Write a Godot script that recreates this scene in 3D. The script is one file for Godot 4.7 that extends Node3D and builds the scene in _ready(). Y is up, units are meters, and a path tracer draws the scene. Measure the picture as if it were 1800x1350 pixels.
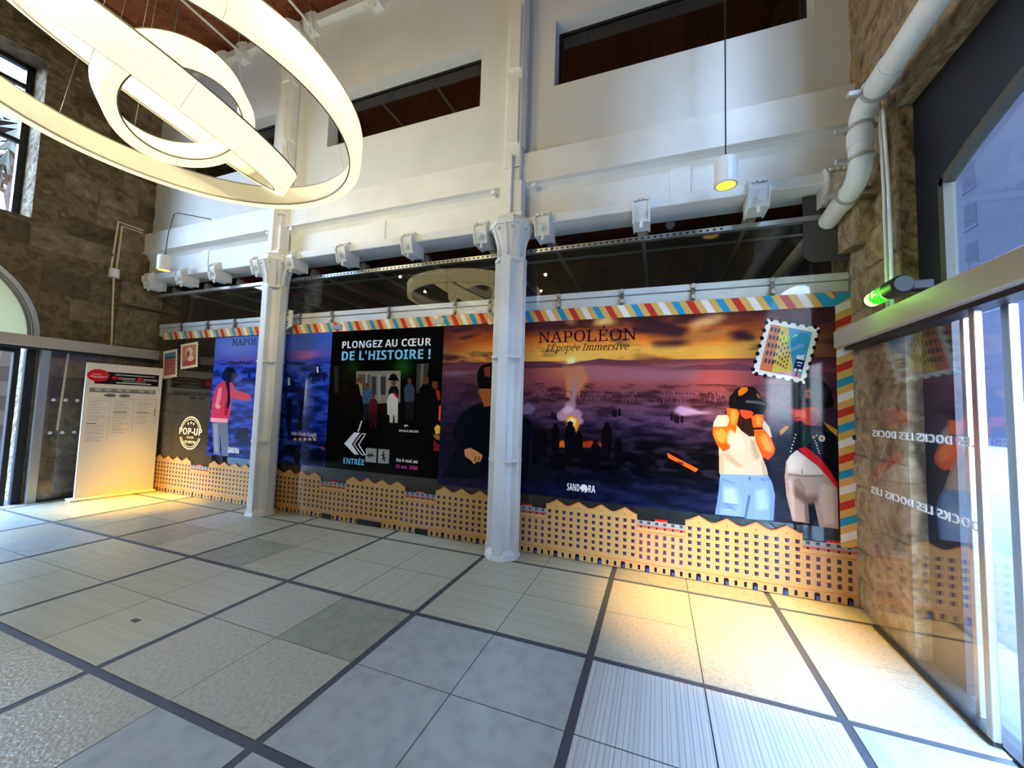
extends Node3D
# A tall hall of an old dock warehouse: stone end walls with arched doors, a white iron gallery front, and a glass
# screen with printed posters below it. x runs along the screen, z towards the viewer, metres.

const MURAL_FAR := [
	[107, 58, 70, [-740, 846, -761, 506, 57, 492, 271, 438, 489, 476, 1060, 476, 1313, 460, 1597, 496, 1762, 472, 1952, 438, 2155, 460, 2346, 475, 2531, 530, 2688, 543, 2923, 517, 3080, 524, 3266, 499, 3380, 539, 3734, 521, 4053, 566, 4052, 601, 3379, 582, 3080, 569, 2531, 577, 1953, 512, 1598, 534, 935, 542, -756, 582], 0],
	[232, 164, 104, [2823, 131, 2869, 65, 2976, 45, 3170, 22, 3125, 81, 2976, 138, 2869, 168], 20],
	[240, 180, 120, [2900, 92, 2991, 54, 3096, 51, 2976, 113], 20],
	[200, 120, 62, [2665, 237, 2744, 188, 2976, 189, 3169, 147, 3270, 177, 3125, 237, 2900, 268, 2697, 282], 20],
	[62, 34, 40, [2073, -69, 2333, -90, 2568, 49, 2760, 128, 2854, 176, 2665, 194, 2470, 133, 2232, 31], 20],
	[58, 32, 40, [3169, 214, 3299, 186, 3411, 240, 3383, 288, 3241, 275], 20],
	[240, 168, 96, [1500, 78, 1600, 10, 1699, -13, 1672, 28, 1572, 81], 20],
	[246, 192, 112, [1867, 10, 2029, -23, 2136, 38, 2031, 74, 1895, 67], 20],
	[74, 40, 48, [1012, -5, 1229, -24, 1557, 22, 1701, 87, 1471, 105, 1201, 79, 1031, 101], 20],
	[70, 38, 44, [2280, 99, 2592, 74, 2830, 190, 2713, 237, 2470, 201, 2293, 154], 20],
	[90, 47, 44, [2471, 281, 2713, 250, 2877, 281, 2713, 328, 2496, 322], 20],
	[122, 68, 52, [2258, 450, 2347, 425, 2570, 455, 2714, 490, 2594, 521, 2410, 492], 20],
	[162, 96, 106, [1765, 512, 2348, 531, 2945, 575, 2888, 676, 1959, 678, 1684, 623], 24],
	[196, 122, 84, [1539, 523, 1765, 512, 1823, 651, 1717, 874, 1590, 877, 1571, 651], 16],
]
const MURAL_NEAR := [
	[185, 138, 156, [1701, 1027, 1686, 1070, 1643, 1098, 1589, 1100, 1544, 1075, 1526, 1033, 1542, 989, 1586, 962, 1640, 960, 1684, 985], 9],
	[185, 138, 156, [1622, 1071, 1609, 1106, 1574, 1128, 1531, 1130, 1495, 1110, 1480, 1076, 1493, 1041, 1528, 1019, 1572, 1018, 1608, 1038], 9],
	[185, 138, 156, [1770, 1052, 1756, 1091, 1717, 1116, 1669, 1117, 1630, 1095, 1614, 1058, 1628, 1019, 1667, 994, 1715, 993, 1754, 1015], 9],
	[185, 138, 156, [1695, 958, 1684, 988, 1654, 1007, 1616, 1008, 1585, 991, 1573, 961, 1584, 931, 1614, 912, 1652, 911, 1683, 929], 9],
	[185, 138, 156, [1787, 1120, 1777, 1146, 1752, 1163, 1720, 1164, 1694, 1149, 1684, 1125, 1693, 1099, 1719, 1082, 1750, 1081, 1776, 1096], 9],
	[168, 127, 134, [1671, 679, 1705, 651, 1720, 679, 1694, 819, 1690, 958, 1606, 946, 1646, 848], 8],
	[216, 180, 188, [1550, 1018, 1606, 960, 1677, 986, 1650, 1029, 1580, 1059], 8],
	[255, 154, 32, [1588, 1100, 1650, 1063, 1721, 1095, 1736, 1177, 1710, 1247, 1612, 1225], 7],
	[255, 240, 176, [1609, 1114, 1651, 1084, 1700, 1110, 1694, 1166, 1639, 1196], 5],
	[169, 140, 174, [2692, 983, 2739, 931, 2831, 941, 2923, 976, 3056, 984, 2923, 1013, 2762, 1032], 10],
	[138, 112, 136, [1058, 974, 1149, 929, 1242, 998, 1183, 1072, 1077, 1076], 10],
	[9, 7, 13, [1031, 1107, 1154, 1117, 1265, 1284, 1356, 1392, 1360, 1532, 1037, 1555], 8],
	[13, 17, 29, [214, 1213, 301, 1068, 430, 993, 557, 943, 833, 937, 1055, 1089, 1248, 1301, 1389, 1509, 1485, 1799, 42, 1886, 67, 1837, 267, 1493, 167, 1357], 0],
	[180, 97, 47, [525, 769, 665, 767, 673, 987, 598, 1000, 514, 827], 0],
	[16, 12, 16, [491, 569, 540, 498, 667, 465, 818, 501, 852, 777, 525, 780, 483, 687], 0],
	[140, 58, 34, [572, 527, 656, 511, 660, 640, 584, 628], 0],
	[235, 157, 99, [347, 1523, 425, 1495, 529, 1534, 595, 1575, 584, 1622, 560, 1658, 534, 1648, 484, 1687, 444, 1644, 364, 1603], 0],
	[13, 17, 29, [488, 1645, 501, 1593, 511, 1595, 501, 1651], 0],
	[13, 17, 29, [539, 1637, 544, 1590, 555, 1592, 551, 1640], 0],
	[232, 85, 28, [2629, 1405, 2717, 1449, 2917, 1545, 2889, 1578, 2763, 1514, 2641, 1454], 0],
	[90, 26, 16, [2717, 1480, 2786, 1493, 2775, 1517, 2729, 1498], 0],
	[179, 58, 24, [1767, 1347, 1889, 1326, 1996, 1354, 1971, 1395, 1782, 1407], 7],
	[224, 106, 30, [1515, 1355, 1614, 1328, 1630, 1417, 1516, 1424], 7],
	[10, 7, 16, [1318, 1274, 1312, 1264, 1338, 1245, 1365, 1262, 1358, 1276, 1381, 1309, 1386, 1404, 1377, 1531, 1313, 1536, 1294, 1396, 1301, 1310], 0],
	[10, 7, 16, [1453, 1189, 1446, 1179, 1474, 1157, 1503, 1176, 1496, 1192, 1520, 1228, 1526, 1332, 1516, 1470, 1447, 1475, 1427, 1322, 1435, 1229], 0],
	[10, 7, 16, [1609, 1166, 1600, 1151, 1638, 1123, 1676, 1148, 1666, 1170, 1698, 1218, 1705, 1357, 1692, 1543, 1600, 1550, 1575, 1344, 1585, 1219], 0],
	[10, 7, 16, [2007, 1156, 2000, 1143, 2033, 1117, 2066, 1140, 2057, 1160, 2085, 1203, 2091, 1330, 2078, 1497, 1998, 1503, 1976, 1317, 1986, 1204], 0],
	[10, 7, 16, [1892, 1344, 1885, 1333, 1916, 1308, 1948, 1329, 1939, 1347, 1966, 1387, 1971, 1505, 1960, 1662, 1884, 1668, 1863, 1495, 1872, 1390], 0],
	[10, 7, 16, [2133, 1305, 2127, 1295, 2152, 1275, 2178, 1293, 2171, 1307, 2192, 1341, 2196, 1439, 2187, 1569, 2125, 1574, 2109, 1430, 2116, 1343], 0],
	[10, 7, 16, [1215, 1350, 1209, 1341, 1236, 1321, 1263, 1338, 1256, 1353, 1279, 1385, 1285, 1481, 1276, 1609, 1211, 1614, 1192, 1473, 1198, 1387], 0],
	[10, 7, 16, [1718, 1254, 1713, 1245, 1737, 1225, 1762, 1242, 1756, 1256, 1777, 1288, 1782, 1380, 1773, 1503, 1712, 1507, 1696, 1372, 1703, 1289], 0],
	[20, 13, 24, [2666, 1003, 2681, 1003, 2689, 1079, 2660, 1080], 0],
	[20, 13, 24, [2695, 1021, 2711, 1021, 2718, 1096, 2690, 1098], 0],
	[20, 13, 24, [2719, 1033, 2734, 1032, 2741, 1108, 2713, 1109], 0],
	[20, 13, 24, [2760, 1025, 2775, 1025, 2782, 1100, 2754, 1101], 0],
	[20, 13, 24, [2087, 981, 2104, 981, 2113, 1061, 2082, 1062], 0],
	[20, 13, 24, [2113, 987, 2130, 987, 2139, 1067, 2108, 1068], 0],
	[20, 13, 24, [2152, 973, 2169, 972, 2178, 1052, 2147, 1053], 0],
	[20, 13, 24, [1425, 1029, 1444, 1028, 1454, 1112, 1419, 1114], 0],
	[20, 13, 24, [1461, 1042, 1480, 1041, 1491, 1125, 1456, 1126], 0],
	[42, 24, 18, [3237, 953, 3405, 964, 3403, 1201, 3348, 1220, 3293, 1167, 3244, 1081, 3158, 1085, 3151, 971], 0],
	[185, 173, 155, [3052, 1081, 3086, 1014, 3166, 1007, 3237, 1090, 3293, 1159, 3351, 1204, 3392, 1202, 3404, 1075, 3473, 1048, 3517, 1109, 3535, 1202, 3485, 1205, 3459, 1401, 3489, 1485, 3502, 1553, 3304, 1573, 3099, 1575, 3095, 1331, 3044, 1131], 0],
	[166, 149, 127, [3121, 1386, 3291, 1501, 3318, 1506, 3192, 1437], 0],
	[166, 149, 127, [3456, 1402, 3489, 1485, 3502, 1553, 3461, 1558, 3442, 1449], 0],
	[210, 69, 44, [3273, 952, 3394, 967, 3370, 1028, 3321, 1041, 3287, 1012], 0],
	[238, 90, 18, [3166, 942, 3245, 941, 3273, 984, 3258, 1049, 3233, 1210, 3186, 1328, 3135, 1361, 3078, 1300, 3041, 1196, 3046, 1126, 3165, 1120, 3190, 1051, 3166, 1004], 0],
	[212, 74, 14, [3186, 1328, 3135, 1361, 3078, 1300, 3060, 1244, 3136, 1288, 3193, 1245], 0],
	[238, 90, 18, [3370, 1016, 3412, 992, 3467, 997, 3470, 1041, 3459, 1112, 3525, 1203, 3558, 1302, 3550, 1356, 3503, 1414, 3456, 1386, 3403, 1249, 3390, 1139, 3377, 1076], 0],
	[212, 74, 14, [3503, 1414, 3456, 1386, 3410, 1264, 3463, 1331, 3553, 1333, 3550, 1356], 0],
	[26, 18, 16, [3387, 1120, 3459, 1112, 3459, 1132, 3389, 1139], 0],
	[18, 16, 20, [3180, 893, 3195, 824, 3253, 750, 3324, 725, 3393, 737, 3441, 796, 3454, 851, 3502, 882, 3494, 945, 3460, 989, 3398, 993, 3364, 957, 3266, 952, 3187, 941], 0],
	[192, 106, 24, [3260, 782, 3288, 741, 3338, 735, 3344, 773, 3295, 814, 3266, 823], 0],
	[168, 90, 24, [3413, 804, 3427, 796, 3445, 843, 3427, 839], 0],
	[74, 79, 88, [3323, 862, 3434, 868, 3488, 890, 3481, 906, 3406, 892, 3322, 886], 0],
	[108, 143, 192, [3106, 1575, 3502, 1556, 3534, 1627, 3553, 1732, 3537, 1962, 3315, 1975, 3301, 1961, 3061, 1962, 3083, 1829, 3098, 1700], 0],
	[117, 150, 196, [3120, 1682, 3262, 1684, 3289, 1807, 3281, 1948, 3105, 1946, 3112, 1826], 0],
	[114, 148, 194, [3386, 1672, 3494, 1646, 3519, 1782, 3504, 1951, 3397, 1957, 3371, 1798], 0],
	[72, 98, 140, [3343, 1583, 3359, 1581, 3358, 1768, 3322, 1974, 3304, 1964, 3333, 1786], 0],
	[93, 123, 168, [3113, 1611, 3234, 1648, 3227, 1659, 3120, 1638], 0],
	[93, 123, 168, [3502, 1568, 3427, 1591, 3461, 1615, 3515, 1598], 0],
	[255, 140, 60, [3060, 1171, 3122, 1135, 3172, 1197, 3143, 1280, 3085, 1267], 8],
	[255, 140, 60, [3195, 954, 3237, 956, 3254, 1033, 3215, 1115, 3197, 1051], 7],
	[255, 140, 60, [3405, 1011, 3453, 1018, 3445, 1097, 3411, 1098], 7],
	[255, 140, 60, [3431, 1200, 3485, 1181, 3538, 1287, 3524, 1343, 3477, 1322], 8],
	[185, 60, 10, [3215, 1147, 3236, 1194, 3193, 1317, 3157, 1327], 6],
	[164, 146, 124, [3121, 1362, 3185, 1381, 3291, 1485, 3263, 1503, 3164, 1439], 7],
	[159, 142, 120, [3362, 1227, 3396, 1249, 3436, 1395, 3401, 1429, 3372, 1329], 7],
	[168, 151, 127, [3099, 1379, 3128, 1369, 3138, 1569, 3102, 1572], 7],
	[200, 188, 169, [3186, 1148, 3292, 1207, 3319, 1333, 3207, 1340, 3165, 1262], 10],
	[200, 188, 169, [3067, 1056, 3122, 1021, 3158, 1052, 3122, 1111, 3061, 1113], 7],
	[95, 128, 178, [3083, 1829, 3106, 1620, 3127, 1634, 3119, 1825, 3097, 1958, 3064, 1959], 6],
	[95, 128, 178, [3508, 1583, 3549, 1733, 3536, 1959, 3511, 1958, 3522, 1751], 6],
	[111, 144, 192, [3290, 1619, 3400, 1609, 3372, 1751, 3317, 1757], 8],
	[143, 173, 212, [3134, 1713, 3233, 1703, 3253, 1873, 3148, 1901], 10],
	[139, 169, 208, [3399, 1702, 3480, 1678, 3499, 1860, 3411, 1886], 10],
	[86, 116, 159, [3098, 1844, 3261, 1849, 3263, 1857, 3099, 1853], 3],
	[86, 116, 159, [3109, 1865, 3252, 1869, 3255, 1876, 3111, 1874], 3],
	[86, 116, 159, [3121, 1885, 3244, 1888, 3246, 1896, 3122, 1895], 3],
	[86, 116, 159, [3132, 1840, 3235, 1908, 3238, 1916, 3134, 1849], 3],
	[86, 116, 159, [3144, 1861, 3227, 1853, 3230, 1860, 3145, 1870], 3],
	[86, 116, 159, [3155, 1881, 3218, 1873, 3221, 1880, 3156, 1891], 3],
	[86, 116, 159, [3166, 1836, 3210, 1892, 3213, 1900, 3168, 1845], 3],
	[168, 143, 128, [3727, 1306, 3784, 1355, 3896, 1452, 3956, 1528, 4021, 1625, 4023, 1969, 3887, 1983, 3848, 1746, 3799, 1751, 3811, 1949, 3687, 1946, 3641, 1723, 3630, 1557, 3642, 1419, 3682, 1347], 0],
	[201, 182, 168, [3727, 1306, 3784, 1355, 3896, 1452, 3926, 1509, 3769, 1522, 3654, 1517, 3648, 1418, 3684, 1347], 0],
	[134, 112, 95, [3654, 1525, 3769, 1530, 3925, 1516, 3919, 1531, 3769, 1548, 3656, 1540], 0],
	[141, 119, 104, [3666, 1584, 3743, 1562, 3793, 1647, 3779, 1731, 3715, 1745, 3671, 1674], 0],
	[110, 90, 78, [3760, 1395, 3766, 1394, 3767, 1518, 3760, 1518], 0],
	[12, 13, 28, [3799, 1748, 3848, 1743, 3887, 1985, 3811, 1954], 0],
	[217, 200, 186, [3668, 1371, 3734, 1328, 3784, 1378, 3770, 1484, 3667, 1493], 10],
	[112, 89, 76, [3653, 1585, 3792, 1707, 3879, 1698, 3866, 1773, 3778, 1783, 3665, 1690], 12],
	[194, 170, 154, [3653, 1585, 3692, 1567, 3701, 1867, 3706, 1926, 3690, 1928], 8],
	[194, 170, 154, [3906, 1592, 3991, 1598, 3997, 1932, 3924, 1942, 3891, 1741], 10],
	[109, 88, 76, [3779, 1753, 3801, 1751, 3813, 1945, 3782, 1946], 6],
	[10, 13, 20, [3606, 1144, 3659, 1095, 3750, 1045, 3839, 1080, 3909, 1036, 3988, 1081, 4038, 1138, 4030, 1609, 3921, 1427, 3785, 1287, 3741, 1290, 3695, 1339, 3642, 1388, 3590, 1353, 3562, 1301, 3581, 1192], 0],
	[14, 42, 36, [3788, 1089, 3839, 1087, 3850, 1208, 3785, 1284, 3760, 1274], 0],
	[185, 116, 28, [3593, 1145, 3646, 1088, 3672, 1102, 3605, 1183], 0],
	[201, 132, 32, [3927, 1041, 4039, 1116, 4033, 1175, 3963, 1100], 0],
	[200, 21, 28, [3740, 1293, 3798, 1276, 3897, 1362, 3969, 1468, 4025, 1580, 4027, 1636, 3956, 1531, 3871, 1427, 3784, 1355], 0],
	[191, 47, 38, [3700, 911, 3887, 903, 3908, 1024, 3864, 1082, 3801, 1077, 3766, 1038, 3731, 1049, 3705, 1027, 3702, 989, 3688, 971], 0],
	[226, 87, 63, [3713, 947, 3790, 944, 3802, 1013, 3751, 1030, 3718, 1016], 7],
	[124, 23, 19, [3841, 935, 3889, 934, 3905, 1024, 3864, 1079, 3839, 1057], 8],
	[92, 18, 15, [3718, 1013, 3757, 1008, 3757, 1017, 3721, 1020], 2],
	[122, 26, 24, [3703, 921, 3778, 922, 3765, 940, 3703, 939], 0],
	[10, 10, 15, [3621, 932, 3661, 909, 3688, 862, 3683, 753, 3710, 706, 3794, 703, 3820, 644, 3884, 644, 3946, 690, 3988, 765, 4010, 870, 4003, 911, 3892, 925, 3879, 911, 3700, 927], 0],
	[37, 36, 44, [3729, 722, 3883, 675, 3969, 780, 3930, 857, 3753, 845], 14],
	[194, 92, 30, [3851, 790, 3845, 817, 3829, 834, 3810, 834, 3795, 818, 3790, 791, 3796, 763, 3812, 746, 3831, 746, 3846, 763], 0],
	[10, 10, 15, [3843, 790, 3838, 810, 3827, 822, 3813, 822, 3802, 810, 3798, 791, 3803, 771, 3814, 758, 3828, 758, 3839, 770], 0],
	[185, 168, 144, [3837, 790, 3833, 804, 3825, 813, 3815, 814, 3807, 805, 3804, 790, 3808, 776, 3816, 767, 3826, 767, 3834, 776], 0],
	[48, 16, 20, [3831, 790, 3829, 799, 3823, 805, 3817, 805, 3812, 799, 3810, 790, 3812, 781, 3818, 776, 3824, 776, 3829, 781], 0],
	[217, 207, 168, [3941, 1191, 3936, 1208, 3923, 1220, 3908, 1221, 3896, 1211, 3891, 1193, 3896, 1175, 3909, 1164, 3924, 1163, 3936, 1173], 0],
	[160, 122, 60, [3931, 1191, 3928, 1202, 3920, 1209, 3911, 1209, 3904, 1203, 3901, 1193, 3904, 1182, 3912, 1175, 3921, 1175, 3928, 1181], 0],
	[201, 162, 74, [3868, 1184, 3865, 1192, 3860, 1197, 3853, 1198, 3847, 1193, 3845, 1185, 3847, 1177, 3853, 1172, 3860, 1172, 3866, 1176], 0],
	[138, 160, 138, [3887, 1168, 3885, 1174, 3880, 1178, 3875, 1179, 3871, 1175, 3869, 1169, 3871, 1163, 3875, 1159, 3881, 1158, 3885, 1162], 0],
	[217, 210, 184, [3715, 1163, 3726, 1163, 3725, 1175, 3715, 1175], 0],
	[217, 210, 184, [3861, 1209, 3871, 1208, 3871, 1220, 3861, 1221], 0],
	[217, 210, 184, [3707, 1194, 3717, 1194, 3717, 1206, 3707, 1207], 0],
	[217, 210, 184, [3867, 1231, 3877, 1230, 3877, 1242, 3867, 1243], 0],
	[217, 210, 184, [3699, 1225, 3709, 1225, 3709, 1237, 3699, 1238], 0],
	[217, 210, 184, [3873, 1253, 3883, 1252, 3883, 1264, 3873, 1265], 0],
	[217, 210, 184, [3691, 1256, 3701, 1256, 3701, 1268, 3691, 1269], 0],
	[217, 210, 184, [3879, 1275, 3889, 1275, 3888, 1287, 3878, 1287], 0],
	[217, 210, 184, [3683, 1288, 3693, 1287, 3693, 1299, 3682, 1300], 0],
	[217, 210, 184, [3884, 1297, 3894, 1297, 3894, 1309, 3884, 1309], 0],
	[217, 210, 184, [3674, 1319, 3685, 1318, 3685, 1330, 3674, 1331], 0],
	[217, 210, 184, [3890, 1319, 3900, 1319, 3900, 1331, 3890, 1331], 0],
	[244, 240, 230, [3509, 85, 3916, 189, 3796, 703, 3378, 604], 0],
	[20, 13, 22, [3562, 95, 3557, 109, 3544, 115, 3532, 108, 3527, 93, 3532, 78, 3545, 73, 3557, 80], 0],
	[20, 13, 22, [3632, 113, 3626, 127, 3614, 133, 3602, 126, 3597, 111, 3602, 96, 3614, 91, 3627, 98], 0],
	[20, 13, 22, [3700, 130, 3695, 145, 3683, 150, 3671, 144, 3666, 129, 3671, 114, 3683, 109, 3695, 115], 0],
	[20, 13, 22, [3768, 148, 3763, 162, 3750, 167, 3738, 161, 3734, 146, 3739, 132, 3751, 126, 3763, 133], 0],
	[20, 13, 22, [3834, 165, 3829, 179, 3817, 184, 3806, 178, 3801, 163, 3806, 149, 3818, 144, 3830, 150], 0],
	[20, 13, 22, [3900, 182, 3895, 196, 3883, 201, 3872, 195, 3867, 180, 3872, 166, 3884, 161, 3895, 167], 0],
	[20, 13, 22, [3924, 226, 3919, 241, 3907, 246, 3896, 240, 3891, 225, 3896, 211, 3908, 206, 3920, 212], 0],
	[20, 13, 22, [3907, 300, 3902, 314, 3890, 319, 3879, 313, 3874, 298, 3879, 284, 3891, 279, 3902, 285], 0],
	[20, 13, 22, [3890, 373, 3885, 387, 3873, 392, 3862, 386, 3857, 372, 3862, 358, 3874, 352, 3885, 358], 0],
	[20, 13, 22, [3873, 446, 3868, 460, 3856, 466, 3844, 460, 3840, 445, 3845, 431, 3857, 425, 3868, 432], 0],
	[20, 13, 22, [3856, 519, 3851, 533, 3839, 539, 3827, 533, 3823, 519, 3828, 505, 3839, 499, 3851, 505], 0],
	[20, 13, 22, [3839, 593, 3834, 607, 3822, 613, 3810, 607, 3805, 592, 3810, 578, 3822, 572, 3834, 578], 0],
	[20, 13, 22, [3821, 666, 3816, 680, 3805, 686, 3793, 680, 3788, 666, 3793, 652, 3805, 646, 3817, 652], 0],
	[20, 13, 22, [3779, 695, 3774, 709, 3762, 715, 3751, 709, 3746, 695, 3751, 681, 3763, 675, 3775, 680], 0],
	[20, 13, 22, [3712, 679, 3707, 693, 3695, 699, 3683, 693, 3678, 679, 3683, 664, 3695, 658, 3707, 664], 0],
	[20, 13, 22, [3643, 662, 3638, 677, 3626, 683, 3614, 677, 3609, 663, 3614, 648, 3626, 642, 3638, 648], 0],
	[20, 13, 22, [3574, 646, 3569, 661, 3556, 667, 3544, 661, 3539, 646, 3544, 631, 3557, 625, 3569, 631], 0],
	[20, 13, 22, [3503, 629, 3498, 644, 3485, 650, 3473, 644, 3468, 629, 3473, 615, 3486, 609, 3498, 615], 0],
	[20, 13, 22, [3432, 612, 3426, 627, 3414, 633, 3401, 627, 3396, 612, 3401, 598, 3414, 591, 3427, 598], 0],
	[20, 13, 22, [3405, 567, 3400, 581, 3387, 588, 3374, 581, 3369, 566, 3374, 552, 3387, 546, 3400, 552], 0],
	[20, 13, 22, [3424, 493, 3418, 507, 3406, 513, 3393, 507, 3388, 492, 3393, 477, 3406, 471, 3419, 478], 0],
	[20, 13, 22, [3443, 418, 3437, 433, 3425, 439, 3412, 433, 3407, 418, 3412, 403, 3425, 397, 3438, 403], 0],
	[20, 13, 22, [3461, 344, 3456, 359, 3443, 365, 3431, 358, 3426, 343, 3431, 329, 3444, 323, 3456, 329], 0],
	[20, 13, 22, [3480, 270, 3475, 285, 3462, 291, 3449, 284, 3444, 269, 3450, 254, 3463, 249, 3475, 255], 0],
	[20, 13, 22, [3499, 197, 3494, 211, 3481, 217, 3468, 210, 3463, 195, 3469, 180, 3481, 175, 3494, 182], 0],
	[20, 13, 22, [3518, 123, 3512, 137, 3500, 143, 3487, 136, 3482, 121, 3487, 106, 3500, 101, 3513, 108], 0],
	[63, 159, 208, [3536, 140, 3862, 226, 3766, 652, 3439, 572], 0],
	[201, 138, 154, [3523, 592, 3566, 557, 3730, 589, 3774, 618, 3766, 652], 0],
	[232, 198, 90, [3603, 157, 3676, 177, 3668, 333, 3704, 510, 3706, 592, 3539, 596, 3473, 580], 0],
	[221, 122, 74, [3536, 140, 3610, 159, 3575, 378, 3539, 596, 3439, 572], 0],
	[240, 210, 122, [3674, 185, 3680, 187, 3697, 508, 3689, 515], 0],
	[42, 33, 64, [3541, 164, 3557, 173, 3548, 211, 3533, 203], 0],
	[42, 33, 64, [3528, 238, 3544, 247, 3535, 286, 3519, 277], 0],
	[42, 33, 64, [3515, 312, 3531, 321, 3522, 360, 3506, 351], 0],
	[42, 33, 64, [3502, 387, 3518, 395, 3509, 434, 3493, 426], 0],
	[42, 33, 64, [3489, 461, 3505, 469, 3496, 508, 3480, 500], 0],
	[42, 33, 64, [3570, 171, 3586, 180, 3577, 219, 3561, 210], 0],
	[42, 33, 64, [3557, 246, 3572, 254, 3564, 293, 3548, 284], 0],
	[42, 33, 64, [3544, 320, 3559, 328, 3551, 367, 3535, 359], 0],
	[42, 33, 64, [3530, 394, 3546, 402, 3537, 441, 3522, 433], 0],
	[42, 33, 64, [3517, 468, 3533, 477, 3524, 515, 3508, 507], 0],
	[42, 33, 64, [3598, 179, 3614, 188, 3605, 226, 3589, 218], 0],
	[42, 33, 64, [3585, 253, 3601, 262, 3592, 300, 3576, 292], 0],
	[42, 33, 64, [3572, 327, 3588, 336, 3579, 374, 3563, 366], 0],
	[42, 33, 64, [3559, 401, 3574, 410, 3566, 448, 3550, 440], 0],
	[42, 33, 64, [3546, 475, 3561, 484, 3552, 522, 3537, 514], 0],
	[74, 47, 74, [3627, 209, 3635, 216, 3629, 246, 3620, 239], 0],
	[74, 47, 74, [3612, 276, 3620, 282, 3614, 312, 3605, 306], 0],
	[74, 47, 74, [3597, 342, 3606, 349, 3599, 379, 3590, 372], 0],
	[74, 47, 74, [3582, 408, 3591, 415, 3584, 445, 3575, 439], 0],
	[74, 47, 74, [3567, 475, 3576, 482, 3569, 512, 3560, 505], 0],
	[74, 47, 74, [3640, 258, 3649, 265, 3643, 292, 3634, 285], 0],
	[74, 47, 74, [3627, 317, 3636, 323, 3630, 350, 3621, 343], 0],
	[74, 47, 74, [3614, 375, 3622, 382, 3616, 409, 3608, 402], 0],
	[74, 47, 74, [3600, 434, 3609, 441, 3603, 467, 3594, 461], 0],
	[74, 47, 74, [3587, 492, 3596, 499, 3590, 526, 3581, 519], 0],
	[74, 47, 74, [3653, 307, 3662, 314, 3657, 337, 3648, 330], 0],
	[74, 47, 74, [3642, 358, 3651, 364, 3645, 388, 3637, 381], 0],
	[74, 47, 74, [3630, 408, 3639, 415, 3634, 438, 3625, 432], 0],
	[74, 47, 74, [3619, 459, 3628, 466, 3623, 489, 3614, 482], 0],
	[74, 47, 74, [3607, 510, 3616, 517, 3611, 540, 3602, 533], 0],
	[74, 47, 74, [3666, 356, 3675, 363, 3671, 382, 3662, 375], 0],
	[74, 47, 74, [3657, 399, 3666, 405, 3661, 425, 3652, 418], 0],
	[74, 47, 74, [3647, 442, 3656, 448, 3652, 468, 3643, 461], 0],
	[74, 47, 74, [3637, 484, 3646, 491, 3642, 511, 3633, 504], 0],
	[74, 47, 74, [3628, 527, 3637, 534, 3632, 554, 3623, 547], 0],
	[74, 47, 74, [3680, 404, 3688, 411, 3685, 427, 3676, 421], 0],
	[74, 47, 74, [3672, 439, 3680, 446, 3677, 462, 3668, 456], 0],
	[74, 47, 74, [3664, 475, 3673, 481, 3669, 498, 3660, 491], 0],
	[74, 47, 74, [3656, 510, 3665, 516, 3661, 533, 3652, 526], 0],
	[74, 47, 74, [3648, 545, 3657, 551, 3653, 568, 3644, 561], 0],
	[233, 238, 242, [3739, 442, 3798, 435, 3773, 590, 3714, 585], 0],
	[28, 36, 80, [3733, 472, 3799, 489, 3780, 574, 3713, 558], 0],
	[28, 36, 80, [3739, 564, 3748, 566, 3733, 635, 3723, 632], 0],
	[223, 230, 238, [3741, 497, 3782, 507, 3779, 520, 3738, 509], 0],
	[223, 230, 238, [3740, 528, 3769, 535, 3767, 544, 3738, 537], 0],
	[232, 242, 246, [3702, 274, 3729, 245, 3763, 245, 3724, 266], 0],
]
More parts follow.
